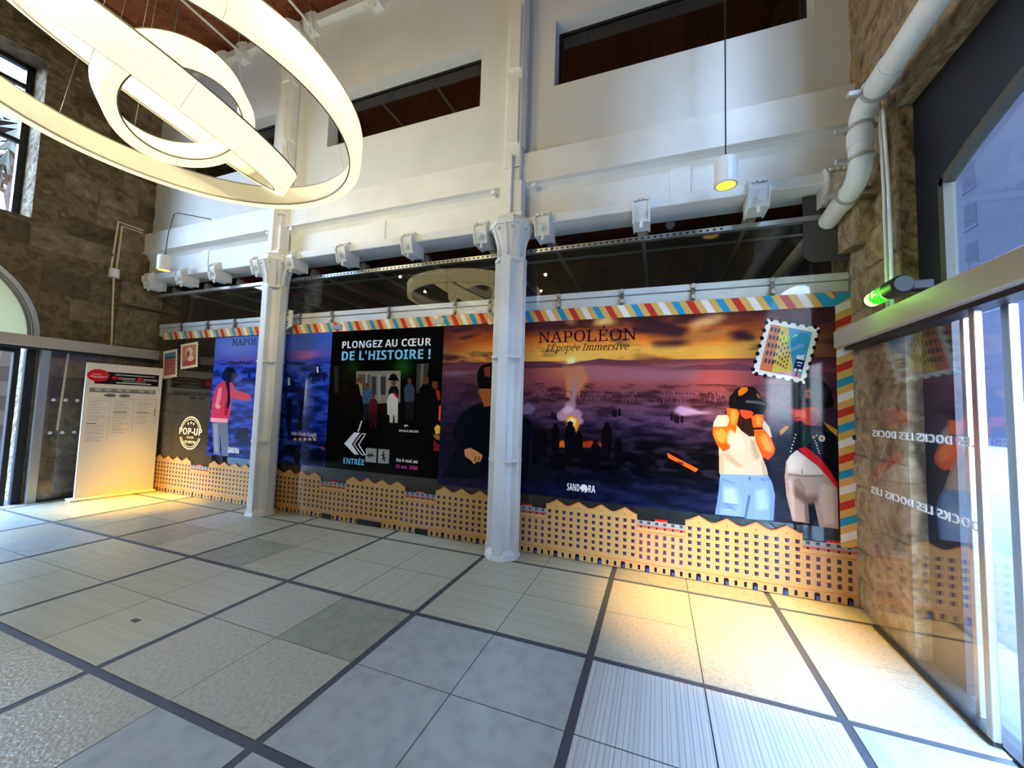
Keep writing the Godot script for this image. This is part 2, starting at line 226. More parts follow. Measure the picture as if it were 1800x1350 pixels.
const BLUE_FIGURES := [
	[11, 18, 48, [235, 579, 326, 489, 487, 507, 606, 621, 517, 708, 444, 762, 461, 1054, 297, 1017, 297, 730, 238, 676], 0],
	[217, 58, 82, [136, 786, 251, 717, 474, 743, 585, 864, 925, 926, 935, 1023, 700, 1028, 502, 999, 487, 1215, 447, 1390, 30, 1388, 37, 1174, 39, 1008, 84, 869], 0],
	[242, 132, 140, [163, 841, 241, 813, 243, 1004, 161, 1170, 116, 1144], 0],
	[242, 160, 164, [31, 1325, 440, 1324, 443, 1391, 30, 1388], 0],
	[168, 31, 58, [350, 1057, 446, 1027, 434, 1270, 354, 1273], 0],
	[11, 18, 48, [313, 730, 413, 730, 477, 1054, 441, 1162, 402, 1163, 387, 893], 0],
	[217, 165, 138, [112, 1103, 192, 1087, 259, 1140, 182, 1183], 0],
	[109, 116, 128, [63, 1392, 448, 1393, 524, 1825, 511, 1919, 368, 1916, 285, 1546, 320, 1919, 174, 1908], 0],
	[141, 148, 156, [108, 1418, 209, 1414, 274, 1869, 202, 1873], 0],
	[10, 20, 64, [2082, 637, 2143, 580, 2240, 588, 2239, 503, 2269, 473, 2304, 508, 2330, 591, 2430, 582, 2473, 650, 2429, 645, 2410, 722, 2391, 727, 2373, 654, 2214, 659, 2188, 735, 2168, 733, 2167, 645, 2118, 679], 0],
	[12, 24, 72, [1538, 868, 1615, 797, 1739, 805, 1738, 700, 1776, 663, 1820, 705, 1853, 807, 1980, 794, 2035, 877, 1979, 871, 1955, 967, 1932, 973, 1908, 884, 1706, 893, 1674, 987, 1649, 985, 1647, 876, 1585, 919], 0],
	[16, 32, 106, [674, 713, 730, 663, 822, 670, 821, 595, 848, 570, 882, 600, 907, 672, 1002, 663, 1044, 722, 1002, 718, 985, 786, 968, 790, 949, 727, 799, 732, 775, 798, 756, 796, 754, 719, 708, 749], 0],
	[21, 42, 122, [1425, 606, 1471, 565, 1545, 571, 1544, 508, 1567, 487, 1593, 512, 1614, 573, 1690, 567, 1724, 616, 1690, 613, 1676, 669, 1662, 673, 1647, 620, 1526, 623, 1506, 678, 1491, 677, 1490, 612, 1453, 637], 0],
	[232, 238, 252, [2246, 503, 2272, 503, 2285, 589, 2253, 588], 0],
	[201, 212, 238, [1689, 662, 1723, 662, 1747, 775, 1699, 775], 0],
	[10, 18, 56, [1659, 977, 1812, 974, 1818, 1223, 1811, 1520, 1760, 1522, 1699, 1227], 0],
	[10, 18, 56, [1914, 985, 2110, 969, 2037, 1068, 2017, 1412, 1936, 1428, 1959, 1120], 0],
	[7, 13, 40, [710, 1472, 934, 1449, 920, 1670, 612, 1635], 0],
	[7, 11, 36, [1633, 1802, 1773, 1657, 1942, 1684, 2034, 1799, 2030, 1932, 1948, 1938, 1903, 1808, 1780, 1743, 1690, 1872], 0],
	[7, 11, 36, [2167, 1837, 2254, 1724, 2452, 1652, 2475, 1932, 2219, 1881], 0],
	[208, 40, 64, [2390, 1656, 2451, 1640, 2456, 1699], 0],
	[32, 48, 106, [331, 419, 351, 401, 385, 404, 384, 377, 394, 368, 407, 379, 416, 405, 452, 403, 468, 424, 452, 423, 446, 447, 439, 448, 432, 425, 376, 426, 368, 450, 361, 449, 360, 421, 343, 432], 0],
	[32, 48, 106, [412, 428, 432, 411, 466, 413, 465, 387, 475, 378, 487, 389, 497, 415, 532, 412, 547, 434, 532, 432, 526, 456, 519, 458, 512, 435, 457, 435, 449, 459, 442, 458, 441, 431, 424, 441], 0],
	[32, 48, 106, [492, 437, 512, 420, 546, 423, 545, 396, 555, 387, 567, 398, 576, 424, 611, 421, 627, 443, 611, 441, 605, 465, 599, 467, 592, 444, 537, 445, 529, 468, 522, 467, 521, 440, 505, 450], 0],
	[32, 48, 106, [569, 422, 589, 405, 622, 407, 621, 381, 631, 372, 643, 383, 653, 409, 687, 406, 702, 428, 687, 426, 681, 450, 675, 451, 668, 429, 614, 429, 605, 453, 599, 452, 598, 425, 581, 435], 0],
	[32, 48, 106, [648, 431, 668, 414, 701, 417, 700, 390, 710, 381, 722, 392, 731, 418, 765, 415, 780, 437, 765, 435, 759, 459, 753, 460, 746, 438, 692, 438, 684, 462, 677, 461, 677, 434, 660, 444], 0],
	[32, 48, 106, [726, 440, 746, 423, 778, 426, 778, 400, 788, 391, 799, 401, 809, 427, 842, 424, 857, 446, 842, 444, 836, 468, 830, 469, 823, 447, 770, 447, 762, 471, 755, 470, 755, 443, 738, 453], 0],
	[32, 48, 106, [801, 425, 821, 408, 853, 411, 852, 385, 862, 376, 874, 386, 883, 412, 916, 409, 931, 431, 916, 429, 910, 453, 904, 454, 898, 432, 845, 432, 836, 455, 830, 455, 829, 428, 813, 438], 0],
	[26, 42, 102, [1464, 447, 1482, 431, 1512, 433, 1512, 408, 1521, 399, 1531, 410, 1540, 434, 1571, 432, 1584, 452, 1570, 450, 1565, 473, 1559, 475, 1553, 453, 1504, 454, 1496, 476, 1490, 475, 1490, 449, 1475, 459], 0],
	[26, 42, 102, [1535, 456, 1553, 439, 1583, 442, 1582, 417, 1591, 408, 1602, 418, 1610, 443, 1641, 440, 1654, 461, 1641, 459, 1635, 482, 1629, 483, 1624, 462, 1575, 462, 1567, 485, 1561, 484, 1561, 458, 1546, 468], 0],
	[26, 42, 102, [1604, 449, 1622, 433, 1652, 435, 1651, 410, 1660, 402, 1671, 412, 1679, 436, 1709, 434, 1723, 454, 1709, 452, 1703, 475, 1698, 476, 1692, 455, 1644, 456, 1636, 478, 1630, 477, 1630, 451, 1615, 461], 0],
	[26, 42, 102, [1674, 457, 1692, 441, 1721, 444, 1721, 419, 1730, 410, 1740, 420, 1748, 445, 1778, 442, 1791, 462, 1778, 461, 1772, 483, 1767, 485, 1761, 463, 1713, 464, 1706, 486, 1700, 485, 1699, 460, 1685, 469], 0],
	[26, 42, 102, [1742, 450, 1760, 434, 1789, 437, 1788, 412, 1797, 404, 1807, 414, 1815, 438, 1845, 436, 1858, 455, 1845, 454, 1840, 476, 1834, 478, 1828, 457, 1781, 457, 1773, 479, 1768, 478, 1767, 453, 1753, 463], 0],
	[26, 42, 102, [1811, 459, 1828, 443, 1857, 445, 1857, 421, 1865, 412, 1876, 422, 1883, 446, 1913, 444, 1926, 464, 1913, 462, 1907, 485, 1902, 486, 1896, 465, 1849, 466, 1842, 487, 1836, 487, 1836, 461, 1822, 471], 0],
	[242, 198, 42, [1913, 1539, 1925, 1559, 1955, 1559, 1933, 1574, 1943, 1595, 1917, 1584, 1892, 1598, 1899, 1576, 1874, 1563, 1904, 1560], 0],
	[242, 198, 42, [2008, 1534, 2020, 1554, 2050, 1553, 2028, 1568, 2038, 1589, 2012, 1579, 1988, 1592, 1994, 1570, 1969, 1558, 1999, 1555], 0],
	[242, 198, 42, [2102, 1529, 2115, 1549, 2144, 1548, 2122, 1563, 2132, 1584, 2106, 1573, 2083, 1587, 2088, 1565, 2064, 1553, 2094, 1550], 0],
	[242, 198, 42, [2196, 1524, 2208, 1544, 2237, 1543, 2215, 1558, 2225, 1579, 2199, 1568, 2176, 1581, 2182, 1560, 2158, 1547, 2187, 1545], 0],
	[242, 198, 42, [2288, 1519, 2300, 1539, 2328, 1538, 2307, 1553, 2316, 1573, 2291, 1563, 2268, 1576, 2274, 1555, 2250, 1542, 2279, 1540], 0],
]
const BLACK_FIGURES := [
	[138, 128, 112, [463, 573, 1194, 570, 1212, 990, 495, 1033], 0],
	[90, 82, 72, [500, 619, 708, 620, 730, 948, 523, 952], 0],
	[58, 58, 60, [726, 646, 807, 646, 823, 895, 743, 896], 0],
	[58, 58, 60, [881, 646, 960, 646, 975, 892, 896, 893], 0],
	[162, 152, 132, [625, 606, 655, 606, 680, 976, 650, 976], 0],
	[162, 152, 132, [840, 607, 868, 607, 892, 971, 863, 972], 0],
	[162, 152, 132, [986, 607, 1014, 608, 1036, 968, 1008, 969], 0],
	[61, 58, 52, [1435, 483, 1618, 473, 1595, 858, 1450, 860], 0],
	[106, 100, 86, [1503, 484, 1547, 484, 1537, 859, 1502, 859], 0],
	[44, 42, 38, [71, 494, 141, 494, 170, 878, 100, 879], 0],
	[12, 10, 12, [468, 753, 571, 752, 618, 816, 626, 1028, 451, 1032, 421, 827], 0],
	[12, 10, 12, [457, 1018, 617, 1014, 630, 1302, 572, 1305, 544, 1103, 536, 1306, 477, 1309], 0],
	[106, 58, 38, [477, 671, 550, 670, 558, 735, 520, 759, 481, 729], 0],
	[176, 138, 80, [507, 713, 587, 766, 616, 951, 563, 899], 0],
	[60, 90, 112, [624, 805, 706, 804, 745, 856, 750, 1028, 609, 1031, 586, 865], 0],
	[32, 34, 42, [614, 1019, 743, 1016, 753, 1250, 707, 1252, 684, 1088, 677, 1253, 631, 1255], 0],
	[106, 58, 38, [631, 738, 690, 738, 696, 790, 665, 810, 634, 786], 0],
	[90, 20, 32, [742, 948, 814, 947, 848, 992, 852, 1143, 729, 1147, 709, 1001], 0],
	[58, 16, 22, [734, 1137, 847, 1133, 855, 1339, 814, 1341, 795, 1197, 789, 1342, 748, 1344], 0],
	[106, 58, 38, [749, 889, 800, 889, 806, 935, 779, 952, 751, 931], 0],
	[16, 19, 28, [1055, 775, 1142, 775, 1182, 830, 1186, 1016, 1039, 1019, 1016, 840], 0],
	[201, 191, 174, [1044, 1007, 1179, 1003, 1188, 1256, 1140, 1258, 1117, 1081, 1109, 1259, 1060, 1261], 0],
	[106, 58, 38, [1063, 703, 1125, 703, 1131, 759, 1099, 780, 1066, 755], 0],
	[216, 207, 192, [1043, 878, 1119, 864, 1179, 940, 1174, 1168, 1112, 1160, 1086, 1031, 1069, 1162, 1019, 1153, 1002, 969], 0],
	[168, 22, 28, [1088, 865, 1119, 854, 1184, 919, 1161, 940], 0],
	[7, 7, 10, [1001, 698, 1043, 621, 1088, 603, 1136, 634, 1177, 705], 0],
	[58, 68, 80, [1298, 748, 1382, 748, 1420, 803, 1424, 985, 1281, 988, 1259, 812], 0],
	[26, 26, 32, [1287, 976, 1418, 973, 1425, 1221, 1378, 1223, 1357, 1049, 1349, 1224, 1301, 1226], 0],
	[106, 58, 38, [1306, 677, 1366, 677, 1372, 733, 1340, 753, 1309, 728], 0],
	[6, 6, 10, [1537, 747, 1642, 746, 1690, 816, 1694, 1049, 1515, 1054, 1488, 828], 0],
	[6, 6, 10, [1522, 1037, 1686, 1033, 1694, 1349, 1635, 1352, 1609, 1131, 1598, 1354, 1539, 1357], 0],
	[106, 58, 38, [1547, 656, 1622, 656, 1629, 727, 1590, 753, 1550, 721], 0],
	[10, 10, 14, [1665, 808, 1776, 806, 1827, 881, 1831, 1128, 1642, 1135, 1614, 895], 0],
	[10, 10, 14, [1649, 1117, 1822, 1112, 1831, 1448, 1768, 1452, 1741, 1216, 1729, 1454, 1666, 1458], 0],
	[106, 58, 38, [1676, 711, 1756, 711, 1763, 786, 1721, 814, 1680, 780], 0],
	[194, 48, 28, [1735, 807, 1792, 831, 1808, 928, 1776, 953, 1750, 880], 0],
	[232, 84, 42, [1791, 1025, 1828, 1000, 1839, 1217, 1793, 1195], 0],
	[255, 194, 60, [1737, 1294, 1779, 1254, 1819, 1271, 1829, 1362, 1763, 1377], 0],
	[184, 112, 42, [1721, 1380, 1847, 1385, 1850, 1457, 1766, 1438], 0],
	[140, 22, 32, [1733, 1451, 1837, 1517, 1835, 1589, 1745, 1583], 0],
	[216, 212, 204, [541, 1401, 596, 1246, 617, 1256, 568, 1405], 0],
	[224, 220, 212, [1283, 1285, 1325, 1273, 1361, 1291, 1296, 1304], 0],
]

const BAY_X := 1.3434          # floor cells between the dark strips
const BAY_Z := 1.2841
const SCREEN_Z := -0.30        # face of the glass screen
const LEFT_X := -6.95
const RIGHT_X := 3.38
const REAR_Z := 5.3
const ORDER := ["first", "second", "third", "fourth", "fifth", "sixth", "seventh", "eighth", "ninth", "tenth", "eleventh", "twelfth"]
const CLIPS := [-6.65, -5.75, -4.92, -3.95, -3.25, -2.29, -1.23, -0.21, 0.54, 1.58, 2.61, 3.2]

var M := {}
var taken := {}
var rng := RandomNumberGenerator.new()
var sans: SystemFont
var sans_bold: SystemFont
var serif: SystemFont


# ------------------------------------------------------------------ small helpers
func numbered(called: String) -> String:
	var n: int = taken.get(called, 0)
	taken[called] = n + 1
	return called if n == 0 else "%s_%03d" % [called, n]

func thing(called: String, label: String, category: String, at := Vector3.ZERO, group := "") -> Node3D:
	var o := Node3D.new()
	o.name = numbered(called)
	add_child(o)
	o.position = at
	o.set_meta("label", label)
	o.set_meta("category", category)
	if group: o.set_meta("group", group)
	return o

func setting(called: String) -> Node3D:
	var o := Node3D.new()
	o.name = called
	add_child(o)
	o.set_meta("kind", "structure")
	return o

func surf() -> SurfaceTool:
	var st := SurfaceTool.new()
	st.begin(Mesh.PRIMITIVE_TRIANGLES)
	st.set_smooth_group(-1)
	return st

func obj(called: String, st: SurfaceTool, m: Material, parent: Node = self, at := Vector3.ZERO) -> MeshInstance3D:
	st.generate_normals()
	var o := MeshInstance3D.new()
	o.mesh = st.commit()
	o.material_override = m
	o.name = called
	o.position = at
	parent.add_child(o, true)
	return o

func shared(called: String, mesh: Mesh, m: Material, parent: Node, xf := Transform3D()) -> MeshInstance3D:
	var o := MeshInstance3D.new()
	o.mesh = mesh
	o.material_override = m
	o.name = called
	o.transform = xf
	parent.add_child(o, true)
	return o

func tag(o: Node, label: String, category: String, group := "") -> void:
	o.set_meta("label", label)
	o.set_meta("category", category)
	if group: o.set_meta("group", group)

func tri(st: SurfaceTool, a: Vector3, b: Vector3, c: Vector3, out: Vector3) -> void:
	if (c - a).cross(b - a).dot(out) < 0.0:
		var t := b
		b = c
		c = t
	st.add_vertex(a); st.add_vertex(b); st.add_vertex(c)

func face(st: SurfaceTool, pts: Array, out: Vector3) -> void:
	for i in range(1, pts.size() - 1):
		tri(st, pts[0], pts[i], pts[i + 1], out)

func box(st: SurfaceTool, lo: Vector3, hi: Vector3) -> void:
	for ax in 3:
		for s in 2:
			var b := (ax + 1) % 3
			var c := (ax + 2) % 3
			var pts := []
			for k in [[0, 0], [1, 0], [1, 1], [0, 1]]:
				var p := lo
				p[ax] = hi[ax] if s else lo[ax]
				p[b] = hi[b] if k[0] else lo[b]
				p[c] = hi[c] if k[1] else lo[c]
				pts.append(p)
			var o := Vector3.ZERO
			o[ax] = 1.0 if s else -1.0
			face(st, pts, o)

func cbox(st: SurfaceTool, lo: Vector3, hi: Vector3, e := 0.008) -> void:   # box with chamfered edges
	var mid := (lo + hi) / 2.0
	var h := (hi - lo) / 2.0
	e = minf(e, 0.45 * minf(h.x, minf(h.y, h.z)))
	var corner := func(s: Vector3, ax: int) -> Vector3:
		var p := h - Vector3(e, e, e)
		p[ax] = h[ax]
		return mid + p * s
	for ax in 3:
		var b := (ax + 1) % 3
		var c := (ax + 2) % 3
		for s in [-1.0, 1.0]:
			var pts := []
			for k in [[-1, -1], [1, -1], [1, 1], [-1, 1]]:
				var d := Vector3.ZERO
				d[ax] = s; d[b] = k[0]; d[c] = k[1]
				pts.append(corner.call(d, ax))
			var o := Vector3.ZERO
			o[ax] = s
			face(st, pts, o)
			for t in [-1.0, 1.0]:
				var d1 := Vector3.ZERO
				d1[ax] = s; d1[b] = t; d1[c] = -1
				var d2 := d1
				d2[c] = 1
				var oo := Vector3.ZERO
				oo[ax] = s; oo[b] = t
				face(st, [corner.call(d1, ax), corner.call(d2, ax), corner.call(d2, b), corner.call(d1, b)], oo)
	for x in [-1, 1]:
		for y in [-1, 1]:
			for z in [-1, 1]:
				var d := Vector3(x, y, z)
				tri(st, corner.call(d, 0), corner.call(d, 1), corner.call(d, 2), d)

func prism(st: SurfaceTool, poly: PackedVector2Array, d0: float, d1: float, xf := Transform3D()) -> void:
	var tris := Geometry2D.triangulate_polygon(poly)
	for i in range(0, tris.size(), 3):
		for s in 2:
			var d := d1 if s else d0
			var p := []
			for k in 3:
				var q := poly[tris[i + k]]
				p.append(xf * Vector3(q.x, q.y, d))
			tri(st, p[0], p[1], p[2], xf.basis * Vector3(0, 0, signf(d1 - d0) * (1.0 if s else -1.0)))
	var area := 0.0
	for i in poly.size():
		area += poly[i].cross(poly[(i + 1) % poly.size()])
	for i in poly.size():
		var a := poly[i]
		var b := poly[(i + 1) % poly.size()]
		var n := Vector2(b.y - a.y, a.x - b.x) * signf(area)
		face(st, [xf * Vector3(a.x, a.y, d0), xf * Vector3(b.x, b.y, d0), xf * Vector3(b.x, b.y, d1), xf * Vector3(a.x, a.y, d1)], xf.basis * Vector3(n.x, n.y, 0))

func rects(st: SurfaceTool, list: Array, d0: float, d1: float, xf := Transform3D()) -> void:
	for r in list:
		prism(st, PackedVector2Array([Vector2(r[0], r[1]), Vector2(r[2], r[1]), Vector2(r[2], r[3]), Vector2(r[0], r[3])]), d0, d1, xf)

func lathe(st: SurfaceTool, prof: Array, n: int, xf := Transform3D(), smooth := true) -> void:   # prof: Vector2(radius, height)
	for i in prof.size() - 1:
		st.set_smooth_group(i if smooth else -1)
		for k in n:
			var a0 := TAU * k / n
			var a1 := TAU * (k + 1) / n
			var p: Vector2 = prof[i]
			var q: Vector2 = prof[i + 1]
			var am := (a0 + a1) / 2.0
			var nn := Vector2(q.y - p.y, p.x - q.x)
			var out := Vector3(cos(am) * nn.x, nn.y, sin(am) * nn.x)
			var A := Vector3(cos(a0) * p.x, p.y, sin(a0) * p.x)
			var B := Vector3(cos(a1) * p.x, p.y, sin(a1) * p.x)
			var C := Vector3(cos(a1) * q.x, q.y, sin(a1) * q.x)
			var D := Vector3(cos(a0) * q.x, q.y, sin(a0) * q.x)
			if p.x > 1e-5: tri(st, xf * A, xf * B, xf * C, xf.basis * out)
			if q.x > 1e-5: tri(st, xf * A, xf * C, xf * D, xf.basis * out)
	st.set_smooth_group(-1)

func tube(st: SurfaceTool, pts: Array, r: float, n := 10) -> void:
	var rings := []
	var side := Vector3.ZERO
	for i in pts.size():
		var a: Vector3 = pts[maxi(i - 1, 0)]
		var b: Vector3 = pts[mini(i + 1, pts.size() - 1)]
		var t := (b - a).normalized()
		if side == Vector3.ZERO:
			side = t.cross(Vector3.UP if absf(t.y) < 0.9 else Vector3.RIGHT).normalized()
		side = (side - t * side.dot(t)).normalized()
		var up := t.cross(side)
		var ring := []
		for k in n:
			ring.append(pts[i] + (side * cos(TAU * k / n) + up * sin(TAU * k / n)) * r)
		rings.append(ring)
	st.set_smooth_group(1)
	for i in pts.size() - 1:
		for k in n:
			var m := (k + 1) % n
			face(st, [rings[i][k], rings[i][m], rings[i + 1][m], rings[i + 1][k]], (rings[i][k] + rings[i + 1][m]) / 2.0 - (pts[i] + pts[i + 1]) / 2.0)
	st.set_smooth_group(-1)
	face(st, rings[0], pts[0] - pts[1])
	face(st, rings[-1], pts[-1] - pts[-2])

func bend(a: Vector3, corner: Vector3, b: Vector3, n := 6) -> Array:   # quarter bend between two points
	var out := []
	for i in n + 1:
		var t := float(i) / n
		out.append(a.lerp(corner, t).lerp(corner.lerp(b, t), t))
	return out

func v2(list: Array) -> PackedVector2Array:
	var p := PackedVector2Array()
	for i in range(0, list.size(), 2):
		p.append(Vector2(list[i], list[i + 1]))
	return p

func ngon(n: int, r: float, turn := 0.0) -> PackedVector2Array:
	var p := PackedVector2Array()
	for k in n:
		p.append(Vector2(cos(TAU * k / n + turn), sin(TAU * k / n + turn)) * r)
	return p

# a printed sheet facing +z, its print laid over u, v
func sheet(called: String, x0: float, x1: float, y0: float, y1: float, z: float, m: Material, parent: Node = self, thick := 0.003) -> MeshInstance3D:
	var st := surf()
	var uv := [Vector2(0, 1), Vector2(1, 1), Vector2(1, 0), Vector2(0, 0)]
	var p := [Vector3(x0, y0, z), Vector3(x1, y0, z), Vector3(x1, y1, z), Vector3(x0, y1, z)]
	for k in [0, 2, 1, 0, 3, 2]:
		st.set_uv(uv[k])
		st.add_vertex(p[k])
	st.set_uv(Vector2(0.01, 0.99))
	for k in 4:
		var a: Vector3 = p[k]
		var b: Vector3 = p[(k + 1) % 4]
		var back := Vector3(0, 0, -thick)
		face(st, [a, b, b + back, a + back], (a + b) / 2.0 - (p[0] + p[2]) / 2.0)
	face(st, [p[0] + Vector3(0, 0, -thick), p[1] + Vector3(0, 0, -thick), p[2] + Vector3(0, 0, -thick), p[3] + Vector3(0, 0, -thick)], Vector3(0, 0, -1))
	return obj(called, st, m, parent)

func words(called: String, s: String, font: Font, x0: float, x1: float, base: float, cap: float, z: float, m: Material, parent: Node, slant := 0.0) -> MeshInstance3D:
	# lettering that fills x0..x1, capitals of the height cap standing on base
	var t := TextMesh.new()
	t.text = s
	t.font = font
	t.font_size = 64
	t.pixel_size = 0.01
	t.depth = 0.02
	t.curve_step = 2.0
	t.horizontal_alignment = HORIZONTAL_ALIGNMENT_LEFT
	t.vertical_alignment = VERTICAL_ALIGNMENT_BOTTOM
	var box_ := t.get_aabb()
	var ref := TextMesh.new()
	ref.text = "H"
	ref.font = font
	ref.font_size = 64
	ref.pixel_size = 0.01
	ref.vertical_alignment = VERTICAL_ALIGNMENT_BOTTOM
	var h := ref.get_aabb()
	var sx := (x1 - x0) / maxf(box_.size.x, 1e-4)
	var sy := cap / maxf(h.size.y, 1e-4)
	var xf := Transform3D(Basis(Vector3(sx, 0, 0), Vector3(slant * sy, sy, 0), Vector3(0, 0, 0.1)), Vector3(x0 - box_.position.x * sx - h.position.y * slant * sy, base - h.position.y * sy, z))
	return shared(called, t, m, parent, xf)

# ------------------------------------------------------------------ materials
func noise_tex(sd: int, freq: float, cols: Array, size := 512, octaves := 4, kind := FastNoiseLite.TYPE_SIMPLEX_SMOOTH) -> NoiseTexture2D:
	var n := FastNoiseLite.new()
	n.seed = sd
	n.noise_type = kind
	n.frequency = freq
	n.fractal_octaves = octaves
	var t := NoiseTexture2D.new()
	t.width = size
	t.height = size
	t.seamless = true
	t.noise = n
	var g := Gradient.new()
	var offs := PackedFloat32Array()
	var cc := PackedColorArray()
	for i in cols.size():
		offs.append(float(i) / (cols.size() - 1))
		cc.append(cols[i])
	g.offsets = offs
	g.colors = cc
	t.color_ramp = g
	return t

func bump_tex(sd: int, freq: float, strength: float, size := 512, kind := FastNoiseLite.TYPE_SIMPLEX_SMOOTH) -> NoiseTexture2D:
	var n := FastNoiseLite.new()
	n.seed = sd
	n.noise_type = kind
	n.frequency = freq
	n.fractal_octaves = 5
	var t := NoiseTexture2D.new()
	t.width = size
	t.height = size
	t.seamless = true
	t.as_normal_map = true
	t.bump_strength = strength
	t.noise = n
	return t

func mat(called: String, c: Color, rough := 0.5, metal := 0.0) -> StandardMaterial3D:
	var m := StandardMaterial3D.new()
	m.resource_name = called
	m.albedo_color = c
	m.roughness = rough
	m.metallic = metal
	M[called] = m
	return m

func c8(r: int, g: int, b: int) -> Color:
	return Color8(r, g, b)

func tri_map(m: StandardMaterial3D, scale: float, world := true) -> void:
	m.uv1_triplanar = true
	m.uv1_world_triplanar = world
	m.uv1_scale = Vector3(scale, scale, scale)

func lamp_mat(called: String, c: Color, e: float) -> StandardMaterial3D:
	var m := mat(called, c, 0.5)
	m.emission_enabled = true
	m.emission = c
	m.emission_energy_multiplier = e
	return m

func make_materials() -> void:
	var m := mat("white_paint", Color.WHITE, 0.55)
	m.albedo_texture = noise_tex(3, 0.008, [c8(222, 225, 223), c8(231, 234, 232), c8(237, 239, 237)], 256)
	tri_map(m, 0.6)
	m = mat("plaster", Color.WHITE, 0.85)
	m.albedo_texture = noise_tex(5, 0.006, [c8(214, 219, 220), c8(222, 227, 228), c8(227, 231, 232)], 256)
	tri_map(m, 0.35)
	m = mat("left_stone", Color.WHITE, 0.9)
	m.albedo_texture = noise_tex(11, 0.012, [c8(60, 50, 36), c8(100, 86, 62), c8(122, 107, 80), c8(92, 78, 56), c8(156, 142, 112)], 512, 5)
	m.normal_enabled = true
	m.normal_texture = bump_tex(12, 0.02, 14.0)
	m.normal_scale = 1.0
	tri_map(m, 0.45)
	m = mat("left_stone_pale", Color.WHITE, 0.9)
	m.albedo_texture = noise_tex(13, 0.014, [c8(76, 64, 47), c8(118, 103, 79), c8(134, 120, 94), c8(158, 146, 118)], 512, 5)
	m.normal_enabled = true
	m.normal_texture = M.left_stone.normal_texture
	tri_map(m, 0.6)
	m = mat("left_stone_dark", Color.WHITE, 0.9)
	m.albedo_texture = noise_tex(14, 0.014, [c8(50, 41, 30), c8(84, 70, 50), c8(100, 86, 62), c8(72, 60, 44)], 512, 5)
	m.normal_enabled = true
	m.normal_texture = M.left_stone.normal_texture
	tri_map(m, 0.52)
	m = mat("right_stone", Color.WHITE, 0.92)
	m.albedo_texture = noise_tex(21, 0.016, [c8(88, 72, 52), c8(140, 118, 88), c8(166, 146, 114), c8(120, 98, 72), c8(186, 168, 136)], 512, 5)
	m.normal_enabled = true
	m.normal_texture = bump_tex(22, 0.018, 14.0)
	m.normal_scale = 0.9
	tri_map(m, 0.42)
	m = mat("brick_vault", Color.WHITE, 0.9)
	m.albedo_texture = noise_tex(31, 0.012, [c8(92, 46, 24), c8(138, 78, 44), c8(152, 92, 56), c8(120, 60, 32), c8(176, 122, 84)], 512, 5)
	tri_map(m, 0.5)
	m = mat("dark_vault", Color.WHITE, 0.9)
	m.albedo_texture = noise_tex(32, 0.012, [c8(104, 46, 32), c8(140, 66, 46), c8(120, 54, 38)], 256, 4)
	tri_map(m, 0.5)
	mat("dark_room", c8(86, 66, 60), 0.9)
	mat("joint_bed", c8(64, 68, 76), 0.5)
	# floor stones
	var pits := bump_tex(41, 0.06, 5.0)
	var floor_cols := {
		"stone_grey": [c8(144, 148, 144), c8(160, 163, 158), c8(168, 171, 166)],
		"stone_beige": [c8(152, 148, 126), c8(168, 165, 142), c8(176, 173, 152)],
		"stone_dark": [c8(130, 128, 110), c8(144, 142, 124), c8(152, 150, 132)],
		"stone_grain": [c8(138, 129, 112), c8(164, 157, 141), c8(172, 167, 147), c8(178, 174, 156)]}
	var sd := 50
	for k in floor_cols:
		sd += 1
		m = mat(k, Color.WHITE, 0.3)
		m.metallic_specular = 0.5
		m.albedo_texture = noise_tex(sd, 0.05 if k == "stone_grain" else 0.012, floor_cols[k], 512, 5)
		tri_map(m, 1.1)
		if k == "stone_grain":
			m.normal_enabled = true
			m.normal_texture = pits
			m.normal_scale = 0.35
	for pair in [["stone_lined", c8(186, 184, 178), c8(120, 122, 122), 26], ["stone_veined", c8(176, 172, 150), c8(152, 146, 120), 12]]:
		var img := Image.create(512, 512, false, Image.FORMAT_RGB8)
		img.fill(pair[1])
		rng.seed = 900 + pair[3]
		for k in pair[3] * 3:
			var x := rng.randi_range(0, 511)
			var w := rng.randi_range(2, 4) if pair[3] > 20 else rng.randi_range(6, 26)
			var c: Color = pair[1].lerp(pair[2], rng.randf_range(0.1, 0.35))
			img.fill_rect(Rect2i(x, 0, w, 512), c)
		if pair[3] > 20:
			for k in pair[3]:
				img.fill_rect(Rect2i(k * 512 / pair[3] + rng.randi_range(-5, 5), 0, 2, 512), pair[2])
		m = mat(pair[0], Color.WHITE, 0.3)
		m.albedo_texture = ImageTexture.create_from_image(img)
	# metals, glass
	mat("aluminium", c8(176, 178, 178), 0.32, 0.75)
	mat("header_paint", c8(186, 178, 164), 0.45, 0.15)
	mat("steel_grey", c8(122, 124, 122), 0.4, 0.5)
	mat("frame_bronze", c8(96, 92, 82), 0.5, 0.3)
	mat("dark_metal", c8(38, 40, 44), 0.45, 0.4)
	mat("navy_panel", c8(14, 18, 34), 0.5)
	mat("bolt_metal", c8(196, 194, 186), 0.4, 0.5)
	mat("black_plastic", c8(18, 18, 20), 0.5)
	mat("black_cord", c8(16, 16, 16), 0.6)
	mat("rod_paint", c8(150, 146, 138), 0.5)
	mat("sheet_grey", c8(70, 68, 66), 0.6)
	m = mat("glass", Color(0.5, 0.6, 0.58, 0.008), 0.0)
	m.transparency = BaseMaterial3D.TRANSPARENCY_ALPHA
	m = mat("tinted_glass", Color(0.52, 0.55, 0.62, 0.34), 0.02)
	m.transparency = BaseMaterial3D.TRANSPARENCY_ALPHA
	m = mat("dark_glass", Color(0.10, 0.06, 0.05, 0.45), 0.03)
	m.transparency = BaseMaterial3D.TRANSPARENCY_ALPHA
